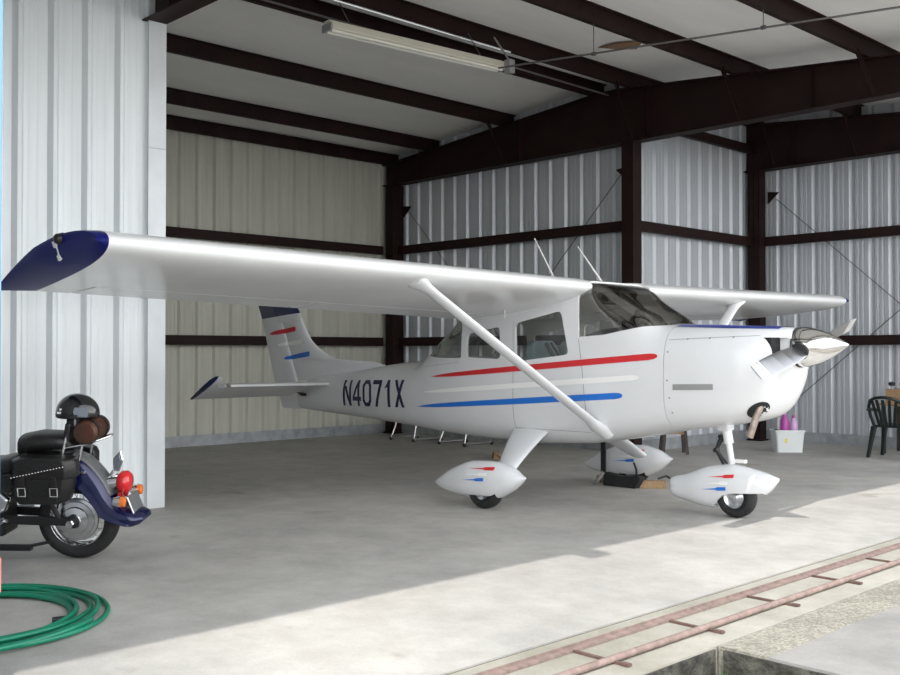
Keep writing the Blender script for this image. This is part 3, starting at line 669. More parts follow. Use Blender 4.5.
# fin stripes, laid on fin and rudder skin
def fbv(objs):
    bm = bmesh.new()
    for o in objs: bm.from_mesh(o.data)
    t = BVHTree.FromBMesh(bm); bm.free(); return t
FB = fbv([FIN, RUD])
def fin_b(a, z, s):
    h = FB.ray_cast(Vector((a, s, z)), Vector((0, -s, 0)))[0]; return (h.y if h else s * .01)
fm = MB()
for s in (-1, 1):
    stripe(fm, (-5.13, 1.693), (-4.51, 1.755), 0, .062, s, 0, 20, fin_b, .006); stripe(fm, (-4.93, 1.54), (-4.375, 1.583), 0, .055, s, 1, 20, fin_b, .006); stripe(fm, (-4.79, 1.36), (-4.2, 1.427), 0, .062, s, 2, 20, fin_b, .006)
fm.build('fin_stripes', [M['red'], M['pale'], M['blue']], FIN)
for s in (-1, 1):
    b = MB(); airslab(b, [(s * y, af, -4.14, 1.045, 1.05, .055) for y, af in ((.04, -3.62), (.3, -3.66), (1.0, -3.80), (1.5, -3.90))], 0); HS = b.build('horizontal_stabilizer', M['white'], AP, smooth=50)
    b = MB(); airslab(b, [(s * y, -4.145, ar, 1.045, .872, .045) for y, ar in ((.10, -4.55), (.8, -4.53), (1.5, -4.50))], 0); EL = b.build('elevator', M['white'], AP, smooth=50)
    b = MB(); airslab(b, [(s * 1.505, -3.94, -4.50, 1.145, .872, .05), (s * 1.58, -3.93, -4.49, 1.155, .872, .05)], 0); b.build('horn_balance', M['white'], EL, smooth=50)
    b = MB(); airslab(b, [(s * 1.58, -3.92, -4.50, 1.160, .870, .055), (s * 1.61, -3.94, -4.495, 1.155, .870, .045), (s * 1.63, -4.0, -4.46, 1.13, .89, .02)], 0); b.build('elevator_tip', M['navy'], EL, smooth=50)
    b = MB(); b.lathe((-3.9, s * 1.46, 1.055), (1, 0, 0), [(-.03, .02), (0, .028), (.03, .02), (.05, .0)], 12); b.build('hinge_knob', M['grey'], HS, smooth=50)
b = MB(); b.box((-4.18, -.155, .90), (.07, .04, .035)); b.tube([(-4.36, -.12, .915), (-4.22, -.14, .92)], .008, 6); b.tube([(-4.30, -.13, .90), (-4.24, -.14, .905)], .012, 6); b.build('trim_linkage', M['black'], AP)

# wheels, fairings, legs
def wheel(c, r, w, parent):
    b = MB(); b.lathe(c, (0, 1, 0), [(-w * .3, r * .55), (-w * .46, r * .66), (-w * .5, r * .8), (-w * .42, r * .93), (-w * .22, r * .99), (0, r), (w * .22, r * .99), (w * .42, r * .93), (w * .5, r * .8), (w * .46, r * .66), (w * .3, r * .55)], 40); T = b.build('tyre', M['rubber'], parent, smooth=50)
    b = MB()
    for s in (-1, 1): b.lathe((c[0], c[1] + s * w * .28, c[2]), (0, s, 0), [(0, r * .56), (.018, r * .54), (.006, r * .42), (.004, r * .22), (.035, r * .2), (.04, 0)], 28)
    b.build('hub', M['alu'], T, smooth=40)
def pant(prof, yc, w, name, stripes=None, cut=None):
    """prof: (a, zbottom, ztop, width factor)"""
    fm = MB(); rings = []; A0 = [p[0] for p in prof]
    for a in np.linspace(A0[0], A0[-1], 44):
        zb, zt, k = [pchip(A0, [p[j] for p in prof], a) for j in (1, 2, 3)]; r = []; n = 36
        for i in range(n):
            t = 2 * math.pi * i / n; c, s = math.cos(t), math.sin(t); zm = (zb + zt) / 2
            r.append((a, yc + w * k * math.copysign(abs(c) ** .8, c), zm + (zt - zb) / 2 * math.copysign(abs(s) ** .85, s)))
        rings.append(r)
    fm.loft(rings); o = tmp(fm)
    if cut:
        (ca, cz, cr, zcut) = cut; c = MB(); c.tube([(ca, yc - w * .72, cz), (ca, yc + w * .72, cz)], cr, 32); c = tmp(c); boolean(o, c, 'DIFFERENCE'); drop(c)
        # arch in the side skin
        if zcut: c = tmp(side_prism(zcut, yc - .4, yc + .4)); boolean(o, c, 'DIFFERENCE'); drop(c)
    me = o.data; C.objects.unlink(o); bpy.data.objects.remove(o); bm = bmesh.new(); bm.from_mesh(me); T = BVHTree.FromBMesh(bm); bm.free()
    def fb(a, z, s):
        h = T.ray_cast(Vector((a, yc + s * 2, z)), Vector((0, -s, 0)))[0]; return h.y if h else yc + s * w * .5
    d = MB()
    for s in (-1, 1):
        for mi, (p, q) in enumerate(stripes): stripe(d, p, q, 0, .03, s, mi + 1, 14, fb, .004, True)
    bm = bmesh.new(); bm.from_mesh(me); bm.from_mesh(d.mesh('d')); bm.to_mesh(me); bm.free()
    return finish(bpy.data.objects.new(name, me), [M['white'], M['red'], M['pale'], M['blue']], AP, smooth=40)
MP = [(-.665, .175, .20, .08), (-.60, .145, .235, .35), (-.40, .105, .345, .78), (-.10, .085, .435, 1.0), (.10, .09, .44, 1.0), (.30, .17, .405, .82), (.43, .262, .345, .42), (.485, .31, .325, .08)]
for s in (-1, 1):
    WF = pant(MP, s * 1.18, .135, 'wheel_fairing', [((-.11, .37), (.20, .388)), ((-.15, .312), (.13, .332)), ((-.19, .257), (.095, .283))], (.0, .19, .205, [(-.14, -.1), (-.125, .1), (-.08, .125), (.08, .13), (.15, .10), (.17, -.1)]))
    wheel((.0, s * 1.18, .178), .178, .15, WF)
    # cantilever leg with its fairing
    b = MB(); rings = []
    for t in np.linspace(0, 1, 12):
        y = .42 + (1.14 - .42) * t; z = .70 - .40 * t + .02 * math.sin(math.pi * t); ca = -.06 + .20 * t * 1.2 - .02; ch = (.24 - .15 * t); n = 20
        r = []
        for i in range(n):
            q = 2 * math.pi * i / n; r.append((ca + ch * math.cos(q), s * (y + .028 * math.sin(q) * (1 - .2 * t)), z + .032 * math.sin(q)))
        rings.append(r)
    b.loft(rings); b.build('main_gear_leg', M['white'], AP, smooth=50)
NP = [(1.245, .17, .29, .3), (1.26, .145, .30, .5), (1.42, .10, .345, .78), (1.67, .066, .435, 1.0), (1.87, .075, .462, 1.0), (2.06, .145, .435, .88), (2.20, .23, .405, .6), (2.305, .345, .372, .08)]
WF = pant(NP, 0, .14, 'nose_wheel_fairing', [((1.69, .345), (1.95, .372)), ((1.68, .288), (1.90, .308)), ((1.63, .232), (1.88, .258))], (1.91, .178, .205, [(1.715, -.1), (1.745, .08), (1.785, .15), (1.845, .20), (1.92, .222), (2.19, .238), (2.26, -.1)]))
wheel((1.91, 0, .178), .178, .14, WF)
b = MB(); b.tube([(1.80, 0, .84), (1.835, 0, .64)], .042, 16); b.tube([(1.83, 0, .66), (1.875, 0, .40)], .027, 14); b.build('nose_strut', M['white'], AP, smooth=40)
b = MB()
for s in (-1, 1): b.tube([(1.77, s * .03, .70), (1.71, s * .012, .575), (1.80, s * .03, .455)], .012, 8)
b.lathe((1.71, -.03, .575), (0, 1, 0), [(0, .02), (.06, .02)], 10, cap=True); b.lathe((1.77, -.045, .70), (0, 1, 0), [(0, .02), (.09, .02)], 10, cap=True); b.build('torque_link', M['black'], AP, smooth=40)
b = MB(); b.box((1.96, -.02, .495), (.10, .05, .03)); b.build('tow_lug', M['pale'], AP, bevel=.005)
b = MB(); b.box((1.80, 0, .80), (.12, .12, .1)); b.build('strut_collar', M['white'], AP, bevel=.02)
# propeller
b = MB(); b.lathe((2.505, 0, 1.488), (1, 0, .042), [(0, .0), (0, .162), (.03, .168), (.07, .166), (.16, .142), (.25, .104), (.33, .06), (.38, .028), (.408, .010), (.415, 0)], 48); SP = b.build('propeller_spinner', M['chrome'], AP, smooth=50)
b = MB(); b.lathe((2.495, 0, 1.487), (1, 0, .04), [(0, 0), (0, .17), (.012, .17), (.012, 0)], 40); b.build('spinner_backplate', M['black'], SP, smooth=40)
hub = Vector((2.575, 0, 1.491)); dirp = Vector((0, -.9735, -.2285))
for sgn in (1, -1):
    d = dirp * sgn; fwd = Vector((1, 0, .04)); side = d.cross(fwd).normalized(); rings = []; cols = []
    R0 = .90
    rad = [.10, .16, .25, .38, .54, .67, .76, .785, .81, .835, .855, .875, .90]
    def ring(r):
        k = r / R0; ch = pchip([0, .1, .2, .4, .7, .9, .97, 1], [.10, .12, .155, .17, .165, .15, .145, .13], k); th = pchip([0, .2, .6, 1], [.085, .05, .022, .01], k); tw = R(pchip([0, .2, .5, 1], [-66, -56, -44, -36], k))
        cd = side * math.cos(tw) + fwd * math.sin(tw) * (1); nd = d.cross(cd)
        out = []
        for i in range(20):
            q = 2 * math.pi * i / 20; x, y = math.cos(q), math.sin(q); out.append(hub + d * r + cd * (x * ch / 2) + nd * (y * th / 2 * (1 if y > 0 else .4)))
        return out
    b = MB()
    for i in range(len(rad) - 1):
        mi = 1 if (rad[i] >= .76 and i % 2 == 0) else 0
        b.loft([ring(rad[i]), ring(rad[i + 1])], i in (len(rad) - 2,), mi)
    b.build('propeller_blade', [M['blade'], M['pale']], AP, smooth=50)
for k in (-1, 1):
    b = MB(); b.lathe((2.575, 0, 1.491), (0, .9735 * k, .2285 * k), [(.10, .05), (.158, .075), (.17, .068), (.17, 0)], 18); b.build('blade_cuff', M['black'], SP, smooth=40)

# headset lying on the dashboard
def LW(p):
    c, s = math.cos(.018), math.sin(.018); return (-6.65 + c * p[0] - s * p[1], 8.005 + s * p[0] + c * p[1], p[2])
H = empty('headset', LW((.98, -.12, 1.68)), .4); H.scale = (1.35, 1.35, 1.15); tag(H, 'black pilot headset lying on the dashboard behind the windscreen', 'headset')
b = MB(); b.tube([(0, .11 * math.cos(t), .03 + .10 * math.sin(t)) for t in np.linspace(0, math.pi, 14)], .024, 8); b.build('headband', M['black'], H, smooth=50)
for s in (-1, 1):
    b = MB(); b.lathe((0, s * .085, .045), (0, s, 0), [(0, .03), (0, .045), (.02, .05), (.04, .042), (.05, .0)], 18); b.build('ear_cup', M['black'], H, smooth=50)
b = MB(); b.tube([(.0, -.12, .03), (.06, -.1, .005), (.1, -.02, .01)], .006, 6); b.build('microphone_boom', M['grey'], H)

# strap hanging from the belly, chocks
p = LW((-.20, .90, 0)); b = MB(); b.box((p[0], p[1], .40), (.06, .02, .52)); o = tag(b.build('tie_down_strap', M['black']), 'black strap hanging straight down beside the far main wheel', 'strap')
b = MB(); b.tube([(p[0], p[1], .15), (p[0] - .05, p[1] - .03, .06), (p[0] - .12, p[1], .02)], .02, 8); b.build('buckle', M['grey'], o, smooth=40)
t = empty('wheel_chock', LW((.03, .96, 0)), .02); tag(t, 'long black rubber chock lying against the far main wheel', 'chock')
b = MB(); b.prism([(-.25, -.05, 0), (.17, -.05, 0), (.24, -.05, .12), (.20, -.05, .135), (-.02, -.05, .115), (-.24, -.05, .14)], (0, .10, 0)); b.build('block', M['rubber'], t, bevel=.01)
b = MB(); b.tube([(.16, 0, .12), (.17, -.02, .2), (.13, -.01, .27)], .012, 8); b.build('rope_loop', M['black'], t, smooth=40)

def chock(u, v, rz_, label, L=.28):
    t = empty('wheel_chock', (u, v, 0), rz_); tag(t, label, 'chock', 'wooden wheel chocks')
    b = MB(); b.prism([(-.06, -L / 2, 0), (.06, -L / 2, 0), (.035, -L / 2, .075), (-.04, -L / 2, .08)], (0, L, 0)); b.build('block', M['wood'], t, bevel=.004)
    b = MB(); b.tube([(0, -L / 2 + .03, .07), (.0, -L / 2 - .02, .06), (.05, -L / 2 - .05, .02)], .008, 6); b.build('rope_end', M['black'], t, smooth=40); return t
chock(-6.38, 9.12, -.9, 'tan wooden chock in front of the far main wheel'); chock(-7.06, 9.22, 0, 'tan wooden chock behind the far main wheel')
chock(-9.65, 10.15, .8, 'tan wooden block lying on the floor behind the near wheel fairing', .42)
pts = [(-6.40, 9.25, .085), (-6.36, 9.34, .11), (-6.28, 9.38, .06), (-6.16, 9.42, .012), (-6.0, 9.5, .012), (-5.85, 9.5, .012)]
tubeobj('chock_rope', pts, .012, M['black'], 'black rope trailing from the chock in front of the far wheel', 'rope')

# ------------------------------------------------------------------ things along the walls
# storage bin with two bottles
ang = .765
t = empty('storage_bin', (-7.35, 13.86, 0), ang); tag(t, 'frosted white plastic storage bin beside the dark column base', 'bin')
def tub(b, x, y, z0, z1, k, wall_=.006):
    def ring(s, z): return [Vector((c[0], c[1], z)) for c in rounded([(-x * s, -y * s), (x * s, -y * s), (x * s, y * s), (-x * s, y * s)], .04)]
    def r2(s, z, o): return [Vector((c[0], c[1], z)) for c in rounded([(-x * s + o, -y * s + o), (x * s - o, -y * s + o), (x * s - o, y * s - o), (-x * s + o, y * s - o)], .04)]
    b.loft([ring(k, z0), ring(k * .5 + .5, (z0 + z1) / 2), ring(1, z1 - .03), ring(1.05, z1 - .028), ring(1.05, z1), r2(1, z1, wall_), r2(k, z0 + .012, wall_)])
b = MB(); tub(b, .21, .16, 0, .32, .88); b.build('tub', M['bin'], t, smooth=40)
b = MB(); b.box((-.06, -.157, .17), (.035, .006, .06)); b.build('sticker', M['yellow'], t)
def bottle(x, y, m, label, h=.2):
    c, s = math.cos(ang), math.sin(ang); o = empty('bottle', (-7.35 + c * x - s * y, 13.86 + s * x + c * y, .24), ang + .3); tag(o, label, 'bottle', 'cleaning bottles in the bin')
    b = MB(); b.lathe((0, 0, 0), (0, 0, 1), [(0, 0), (0, .055), (.01, .06), (h * .7, .06), (h * .85, .038), (h, .02)], 18); b.build('body', m, o, smooth=40)
    b = MB(); b.lathe((0, 0, h), (0, 0, 1), [(0, .024), (.035, .024), (.036, 0)], 14); b.build('cap', M['pink'] if m is M['lilac'] else M['lilac'], o, smooth=40)
bottle(-.05, -.04, M['pink'], 'magenta bottle standing in the storage bin', .30); bottle(.085, -.02, M['lilac'], 'lilac bottle standing in the storage bin', .25)
c, s = math.cos(ang), math.sin(ang)
for x, y, w, h, lb in ((-.14, .085, .07, .08, 'black folded rag in the storage bin behind the magenta bottle'), (.14, .09, .07, .06, 'black folded rag in the storage bin behind the lilac bottle')):
    b = MB(); b.box((-7.35 + c * x - s * y, 13.86 + s * x + c * y, .2375 + h / 2), (w, .06, h), Matrix.Rotation(ang + .2, 3, 'Z')); tag(b.build('black_rag', M['black'], bevel=.015), lb, 'rag', 'rags in the bin')
b = MB(); b.loft([[(-7.35 + c * x - s * y, 13.86 + s * x + c * y, z) for x, y in ((-.17, -.125), (.17, -.125), (.17, .125), (-.17, .125))] for z in (.03, .235)]); tag(b.build('folded_cloth', M['grey'], bevel=.01), 'grey folded cloths filling the frosted storage bin', 'cloth')

# green monobloc chair
def mono(loc, rzz, label):
    t = empty('plastic_chair', loc, rzz); tag(t, label, 'chair')
    b = MB(); b.loft([[(x, -.21 * k, z), (x, .21 * k, z), (x, .21 * k, z + .03), (x, -.21 * k, z + .03)] for x, k, z in ((-.2, .92, .42), (-.05, 1, .41), (.12, 1.05, .42), (.23, 1.0, .43))]); b.build('seat', M['green'], t, bevel=.012)
    for sx, sy in ((-1, -1), (-1, 1), (1, -1), (1, 1)):
        b = MB(); b.loft([[(sx * (.19 + .06 * q) + dx * k, sy * (.18 + .06 * q) + dy * k, .43 * (1 - q)) for dx, dy in ((-.03, -.025), (.03, -.025), (.03, .025), (-.03, .025))] for q, k in ((0, 1.3), (.4, 1), (1, .8))]); b.build('leg', M['green'], t, bevel=.006)
    b = MB(); arc = [(-.24 - .06 * (z - .42) / .4, .0, z) for z in (.42,)]
    P = lambda y, z: (-.21 - .16 * (z - .42) / .42 + .10 * (y / .24) ** 2, y, z)
    b.tube([P(-.19, .42), P(-.235, .58), P(-.24, .70), P(-.19, .79), P(-.1, .825), P(0, .835), P(.1, .825), P(.19, .79), P(.24, .70), P(.235, .58), P(.19, .42)], .022, 8)
    BK = b.build('backrest', M['green'], t, smooth=50)
    for y0, y1 in ((-.13, -.165), (-.065, -.085), (0, 0), (.065, .085), (.13, .165)):
        b = MB(); b.loft([[(P(y, z)[0] + dx, y + dy, z) for dx, dy in ((-.006, -.02), (.006, -.02), (.006, .02), (-.006, .02))] for y, z in ((y0 * .75, .42), (y0 * .95, .58), (y1, .80))]); b.build('slat', M['green'], BK)
    for s in (-1, 1):
        b = MB(); b.tube([(-.27, s * .235, .66), (-.1, s * .27, .655), (.15, s * .27, .64), (.22, s * .25, .60), (.22, s * .235, .42)], [.018, .024, .024, .024, .02], 8); b.build('armrest', M['green'], t, smooth=50)
mono((-5.93, 14.12, 0), R(92), 'dark green plastic armchair with a slatted back near the grey wall')
# table behind it with a cardboard box and two knobs
t = empty('work_table', (-5.72, 14.86, 0), 0); tag(t, 'small worn wooden table behind the green chair', 'table')
b = MB(); b.box((0, 0, .70), (1.2, .62, .035)); b.build('tabletop', M['wood'], t, bevel=.005)
for sx in (-1, 1):
    for sy in (-1, 1): b = MB(); b.box((sx * .54, sy * .26, .34), (.05, .05, .68)); b.build('leg', M['darkwood'], t, bevel=.004)
b = MB(); b.box((-5.74, 14.82, .8175), (1.0, .4, .2)); o = tag(b.build('cardboard_box', M['card'], bevel=.004), 'brown cardboard box on the table behind the green chair', 'box')
def knobjar(u, v, z, label):
    o = empty('paint_pot', (u, v, z)); tag(o, label, 'pot', 'black topped pots on the cardboard box')
    b = MB(); b.lathe((0, 0, 0), (0, 0, 1), [(0, 0), (0, .02), (.05, .018), (.05, 0)], 12); b.build('stem', M['grey'], o, smooth=40)
    b = MB(); b.lathe((0, 0, .045), (0, 0, 1), [(0, .02), (.008, .045), (.04, .048), (.055, .03), (.058, 0)], 16); b.build('lid', M['black'], o, smooth=40)
knobjar(-6.19, 14.72, .9176, 'small black topped pot at the edge of the cardboard box'); knobjar(-6.04, 14.74, .9176, 'small black topped pot further in on the cardboard box')

# chrome-legged office chairs by the grey wall
def office(loc, rzz, label):
    t = empty('visitor_chair', loc, rzz); tag(t, label, 'chair', 'chrome framed chairs along the grey wall')
    for s in (-1, 1):
        b = MB(); b.tube([(s * .28, -.3, .03), (s * .25, -.22, .25), (s * .25, -.2, .44)], .013, 8); b.build('leg', M['chrome'], t, smooth=50)
        b = MB(); b.tube([(s * .28, .3, .03), (s * .25, .24, .25), (s * .25, .22, .44), (s * .24, .30, .85)], .013, 8); b.build('leg', M['chrome'], t, smooth=50)
        b = MB(); b.tube([(s * .28, -.3, .035), (s * .28, .3, .035)], .016, 8); b.build('runner', M['chrome'], t, smooth=50)
        for q in (-.3, .3):
            b = MB(); b.lathe((s * .28 - .012, q, .027), (1, 0, 0), [(0, 0), (0, .027), (.024, .027), (.024, 0)], 14); b.build('caster', M['rubber'], t, smooth=40)
    b = MB(); b.box((0, 0, .46), (.5, .46, .05)); b.build('seat', M['black'], t, bevel=.02)
    b = MB(); b.box((0, .29, .72), (.48, .035, .26), Matrix.Rotation(-.1, 3, 'X')); b.build('backrest', M['black'], t, bevel=.015)
office((-11.40, 11.28, 0), 0, 'chrome framed chair seen under the belly closest to the main gear leg'); office((-12.55, 11.27, 0), 0, 'chrome framed chair seen under the belly closest to the cream wall')
# stool in front of the far wall under the nose
t = empty('wooden_stool', (-8.33, 12.42, 0), .765); tag(t, 'dark wooden stool standing behind the far wheel under the nose', 'stool')
b = MB(); b.box((0, 0, .6), (.30, .26, .04)); b.build('seat', M['darkwood'], t, bevel=.006)
for sx in (-1, 1):
    for sy in (-1, 1): b = MB(); b.bar((sx * .17, sy * .14, 0), (sx * .12, sy * .1, .6), .04, .04, (0, 1, 0)); b.build('leg', M['darkwood'], t)
for sy in (-1, 1): b = MB(); b.box((0, sy * .118, .30), (.27, .025, .035)); b.build('rung', M['wood'], t)

# ------------------------------------------------------------------ hose coil
b = MB(); cx, cy = -5.80, 1.98; pts = []
e0 = np.array([.6925, .7214]); e1 = np.array([-.7214, .6925])
N = 620; turns = 7
for i in range(N):
    q = i / N * turns * 2 * math.pi; k = i / N
    lane = (int(i / N * turns) * 3) % turns
    rr = .50 + .028 * (turns * k * 1.0) + .012 * math.sin(q * .5 + 1); ox = .03 * math.sin(k * 9); oy = .03 * math.cos(k * 7 + 1)
    z = .013 + .012 * (1 + math.sin(q * 1.5 + k * 5)) * (1 if k > .12 else 0)
    p = np.array([cx + ox, cy + oy]) + e0 * rr * math.cos(q) + e1 * (rr * 1.07 * math.sin(q) - .06); pts.append((p[0], p[1], z))
b.tube(pts, .0145, 8); HO = tag(b.build('garden_hose', M['hose'], smooth=60), 'green garden hose coiled on the concrete floor', 'hose')
p = pts[0]; b = MB(); b.tube([(p[0], p[1], .016), (p[0] - .02, p[1] - .06, .016)], .017, 10); b.build('coupling', M['black'], HO, smooth=40)

# ------------------------------------------------------------------ motorcycle  (local x = rearward, -y = towards the camera, origin at rear tyre contact)
MC = empty('motorcycle', (-7.03, 3.14, .002), R(43.5), R(7)); tag(MC, 'dark blue cruiser motorcycle with black saddlebag beside the pale wall', 'motorcycle')
def mwheel(x, r, w, name):
    T = MB(); T.lathe((x, 0, r), (0, 1, 0), [(-w * .36, r * .68), (-w * .47, r * .76), (-w * .5, r * .86), (-w * .4, r * .95), (-w * .2, r * .99), (0, r), (w * .2, r * .99), (w * .4, r * .95), (w * .5, r * .86), (w * .47, r * .76), (w * .36, r * .68)], 48)
    T = T.build(name, M['rubber'], MC, smooth=50)
    b = MB(); b.lathe((x, 0, r), (0, 1, 0), [(-w * .37, r * .69), (-w * .40, r * .66), (-w * .30, r * .64), (-w * .1, r * .60), (w * .1, r * .60), (w * .30, r * .64), (w * .40, r * .66), (w * .37, r * .69)], 48); b.build('rim', M['chrome'], T, smooth=40)
    b = MB(); b.lathe((x, 0, r), (0, -1, 0), [(-.07, r * .2), (-.06, r * .32), (.0, r * .2), (.03, r * .3), (.045, r * .54), (.055, r * .53), (.06, r * .46), (.07, r * .45), (.075, r * .34), (.09, r * .32), (.10, r * .18), (.115, r * .14), (.12, 0)], 36); b.build('hub', M['alu'], T, smooth=30)
    for k in range(28):
        a = 2 * math.pi * k / 28; a2 = a + (.35 if k % 2 else -.35); y = .05 if k % 4 < 2 else -.05
        b = MB(); b.tube([(x + math.cos(a2) * r * .24, y, r + math.sin(a2) * r * .24), (x + math.cos(a) * r * .63, y * .2, r + math.sin(a) * r * .63)], .0022, 5); b.build('spoke', M['chrome'], T)
mwheel(0, .285, .15, 'tyre'); mwheel(-1.42, .29, .12, 'tyre')
# rear fender: outer crown line and skirt line
O_ = [(-.26, .655), (-.16, .735), (-.06, .765), (.06, .73), (.14, .66), (.21, .565), (.27, .455), (.33, .39), (.42, .35), (.475, .322), (.49, .295)]
L_ = [(-.20, .575), (-.15, .60), (-.09, .585), (-.01, .555), (.06, .505), (.11, .455), (.155, .395), (.20, .335), (.30, .288), (.405, .262), (.455, .268)]
WD = [.10, .105, .11, .112, .114, .116, .122, .135, .145, .13, .09]
def up(P, n): s = np.linspace(0, len(P) - 1, n); return [(pchip(range(len(P)), [p[0] for p in P], k), pchip(range(len(P)), [p[1] for p in P], k)) for k in s]
OO, LL = up(O_, 40), up(L_, 40); WW = [pchip(range(11), WD, k) for k in np.linspace(0, 10, 40)]
b = MB(); b.loft([[(L[0] + (o[0] - L[0]) * t, y * w, L[1] + (o[1] - L[1]) * t) for y, t in ((-1.06, -.02), (-1.0, .05), (-1, .35), (-.97, .62), (-.82, .85), (-.5, .97), (0, 1), (.5, .97), (.82, .85), (.97, .62), (1, .35), (1, .05), (1.06, -.02))] for o, L, w in zip(OO, LL, WW)], False, closed=False)
FD = b.build('rear_fender', M['fender'], MC, smooth=60, solid=.006)
b = MB(); b.loft([[(L[0] + (o[0] - L[0]) * t, y * w, L[1] + (o[1] - L[1]) * t) for y, t in ((-.72, .92), (-.5, .985), (0, 1.015), (.5, .985), (.72, .92))] for o, L, w in list(zip(OO, LL, WW))[5:24]], False, closed=False); b.build('fender_top', M['fgrey'], FD, smooth=60, solid=.012)
b = MB(); b.box((.06, -.118, .635), (.09, .012, .018)); b.build('fender_emblem', M['chrome'], FD, bevel=.004)
# lights
b = MB(); b.tube([(.22, 0, .53), (.30, 0, .545)], .05, 18); b.build('lamp_mount', M['chrome'], MC, smooth=40)
b = MB(); b.lathe((.29, 0, .545), (1, 0, -.05), [(0, .055), (.02, .078), (.06, .08), (.085, .06), (.095, 0)], 24); b.build('tail_light', M['redlens'], MC, smooth=50)
for s in (-1, 1):
    b = MB(); b.lathe((.30, s * .045, .455), (1, 0, 0), [(0, .02), (.01, .03), (.03, .03), (.04, 0)], 16); b.build('reflector', M['redlens'], MC, smooth=50)
    b = MB(); b.tube([(.33, s * .05, .47), (.37, s * .16, .445)], .013, 8); b.lathe((.35, s * .17, .445), (1, 0, 0), [(-.04, .0), (-.035, .03), (0, .04), (.015, .04)], 18); SG = b.build('turn_signal', M['chrome'], MC, smooth=40)
    b = MB(); b.lathe((.365, s * .17, .445), (1, 0, 0), [(0, .038), (.025, .034), (.035, 0)], 18); b.build('lens', M['orangelens'], SG, smooth=50)
b = MB(); b.box((.40, .0, .40), (.012, .2, .13), Matrix.Rotation(-.35, 3, 'Y')); b.build('number_plate', M['alu'], MC, bevel=.006)
b = MB(); b.prism([(.26, -.02, .68), (.263, -.02, .624), (.313, -.05, .63), (.343, -.06, .71), (.326, -.05, .775), (.263, -.02, .716)], (.006, .012, 0)); PF = b.build('plate_frame', M['chrome'], MC, bevel=.004)
b = MB(); b.prism([(.272, -.026, .68), (.275, -.028, .638), (.307, -.05, .645), (.331, -.058, .708), (.32, -.05, .755), (.275, -.03, .71)], (-.002, -.003, 0)); b.build('plate_glass', M['goggle'], PF)
b = MB(); b.tube([(.25, .0, .58), (.27, .01, .61)], .03, 12); b.build('lamp_bracket', M['chrome'], MC, smooth=40)
# seats
def pillow(b, rings): b.loft(rings)
def hump(secs, n=16):
    out = []
    for x, z, h, w in secs:
        out.append([(x, w * math.copysign(abs(math.cos(2 * math.pi * i / n)) ** .7, math.cos(2 * math.pi * i / n)), z + h * math.copysign(abs(math.sin(2 * math.pi * i / n)) ** .8, math.sin(2 * math.pi * i / n))) for i in range(n)])
    return out
b = MB(); b.loft(hump([(-.78, .64, .03, .08), (-.70, .655, .055, .13), (-.55, .655, .06, .165), (-.42, .68, .065, .16), (-.34, .73, .05, .14), (-.31, .76, .02, .1)])); b.build('rider_seat', M['leather'], MC, smooth=60)
b = MB(); b.loft(hump([(-.385, .78, .03, .08), (-.36, .81, .075, .13), (-.25, .835, .07, .14), (-.12, .84, .06, .135), (-.02, .83, .05, .11), (.02, .80, .025, .07)])); b.build('passenger_seat', M['leather'], MC, smooth=60)
# saddlebags
for s in (-1, 1):
    b = MB(); b.loft([[(x0 * k + cx_, s * y, z) for x0, y in ((-.21, .13), (.21, .13), (.215, .20), (.16, .265), (-.16, .265), (-.215, .20))] for z, k, cx_ in ((.445, .80, -.175), (.475, .9, -.17), (.58, 1.0, -.16), (.69, 1.0, -.155), (.73, .93, -.155))]); SB = b.build('saddlebag', M['leather'], MC, smooth=50, bevel=.012)
    b = MB(); b.loft([[(x0 * k - .15, s * y, z) for x0, y in ((-.22, .125), (.22, .125), (.225, .21), (.17, .275), (-.17, .275), (-.225, .21))] for z, k in ((.62, 1.0), (.715, 1.02), (.75, .95), (.765, .7))]); b.build('bag_flap', M['leather'], SB, smooth=50, bevel=.01)
    for x in (-.27, -.05):
        b = MB(); b.box((x, s * .274, .555), (.034, .01, .17)); b.build('bag_strap', M['leather'], SB, bevel=.003)
        b = MB(); b.tube([(x - .025, s * .286, .51), (x + .025, s * .286, .51), (x + .025, s * .286, .565), (x - .025, s * .286, .565)], .006, 6, closed=True); b.build('buckle', M['chrome'], SB, smooth=40)
    for k in range(18):
        x = -.34 + k * .021; b = MB(); b.lathe((x, s * .278, .635 + .0045 * k), (0, s, 0), [(0, .005), (.004, .004), (.006, 0)], 8); b.build('stud', M['chrome'], SB)
b = MB(); b.loft([[(x, y, z) for y, z in ((-.2, .70), (-.15, .755), (0, .765), (.15, .755), (.2, .70), (.15, .735), (0, .745), (-.15, .735))] for x in (-.32, -.1, .0)]); b.build('bag_yoke', M['leather'], MC, smooth=50)
# sissy bar and rack
for s in (-1, 1): b = MB(); b.tube([(-.04, s * .11, .62), (-.06, s * .115, .74), (-.02, s * .10, .90)], .009, 8); b.build('backrest_bar', M['chrome'], MC, smooth=50)
b = MB(); b.tube([(-.05, -.10, .80), (.10, -.09, .825), (.24, -.055, .87), (.26, 0, .88), (.24, .055, .87), (.10, .09, .825), (-.05, .10, .80)], .008, 8); RK = b.build('luggage_rack', M['chrome'], MC, smooth=50)
for q in (-.045, 0, .045): b = MB(); b.tube([(-.04, q, .80), (.10, q, .822), (.245, q * .8, .87)], .006, 8); b.build('rack_bar', M['chrome'], RK, smooth=50)
for s in (-1, 1): b = MB(); b.tube([(.08, s * .09, .82), (.05, s * .1, .70)], .008, 8); b.build('rack_stay', M['chrome'], RK, smooth=50)
b = MB(); b.box((-.02, 0, .91), (.05, .22, .14), Matrix.Rotation(.2, 3, 'Y')); b.build('backrest_pad', M['leather'], MC, bevel=.02)
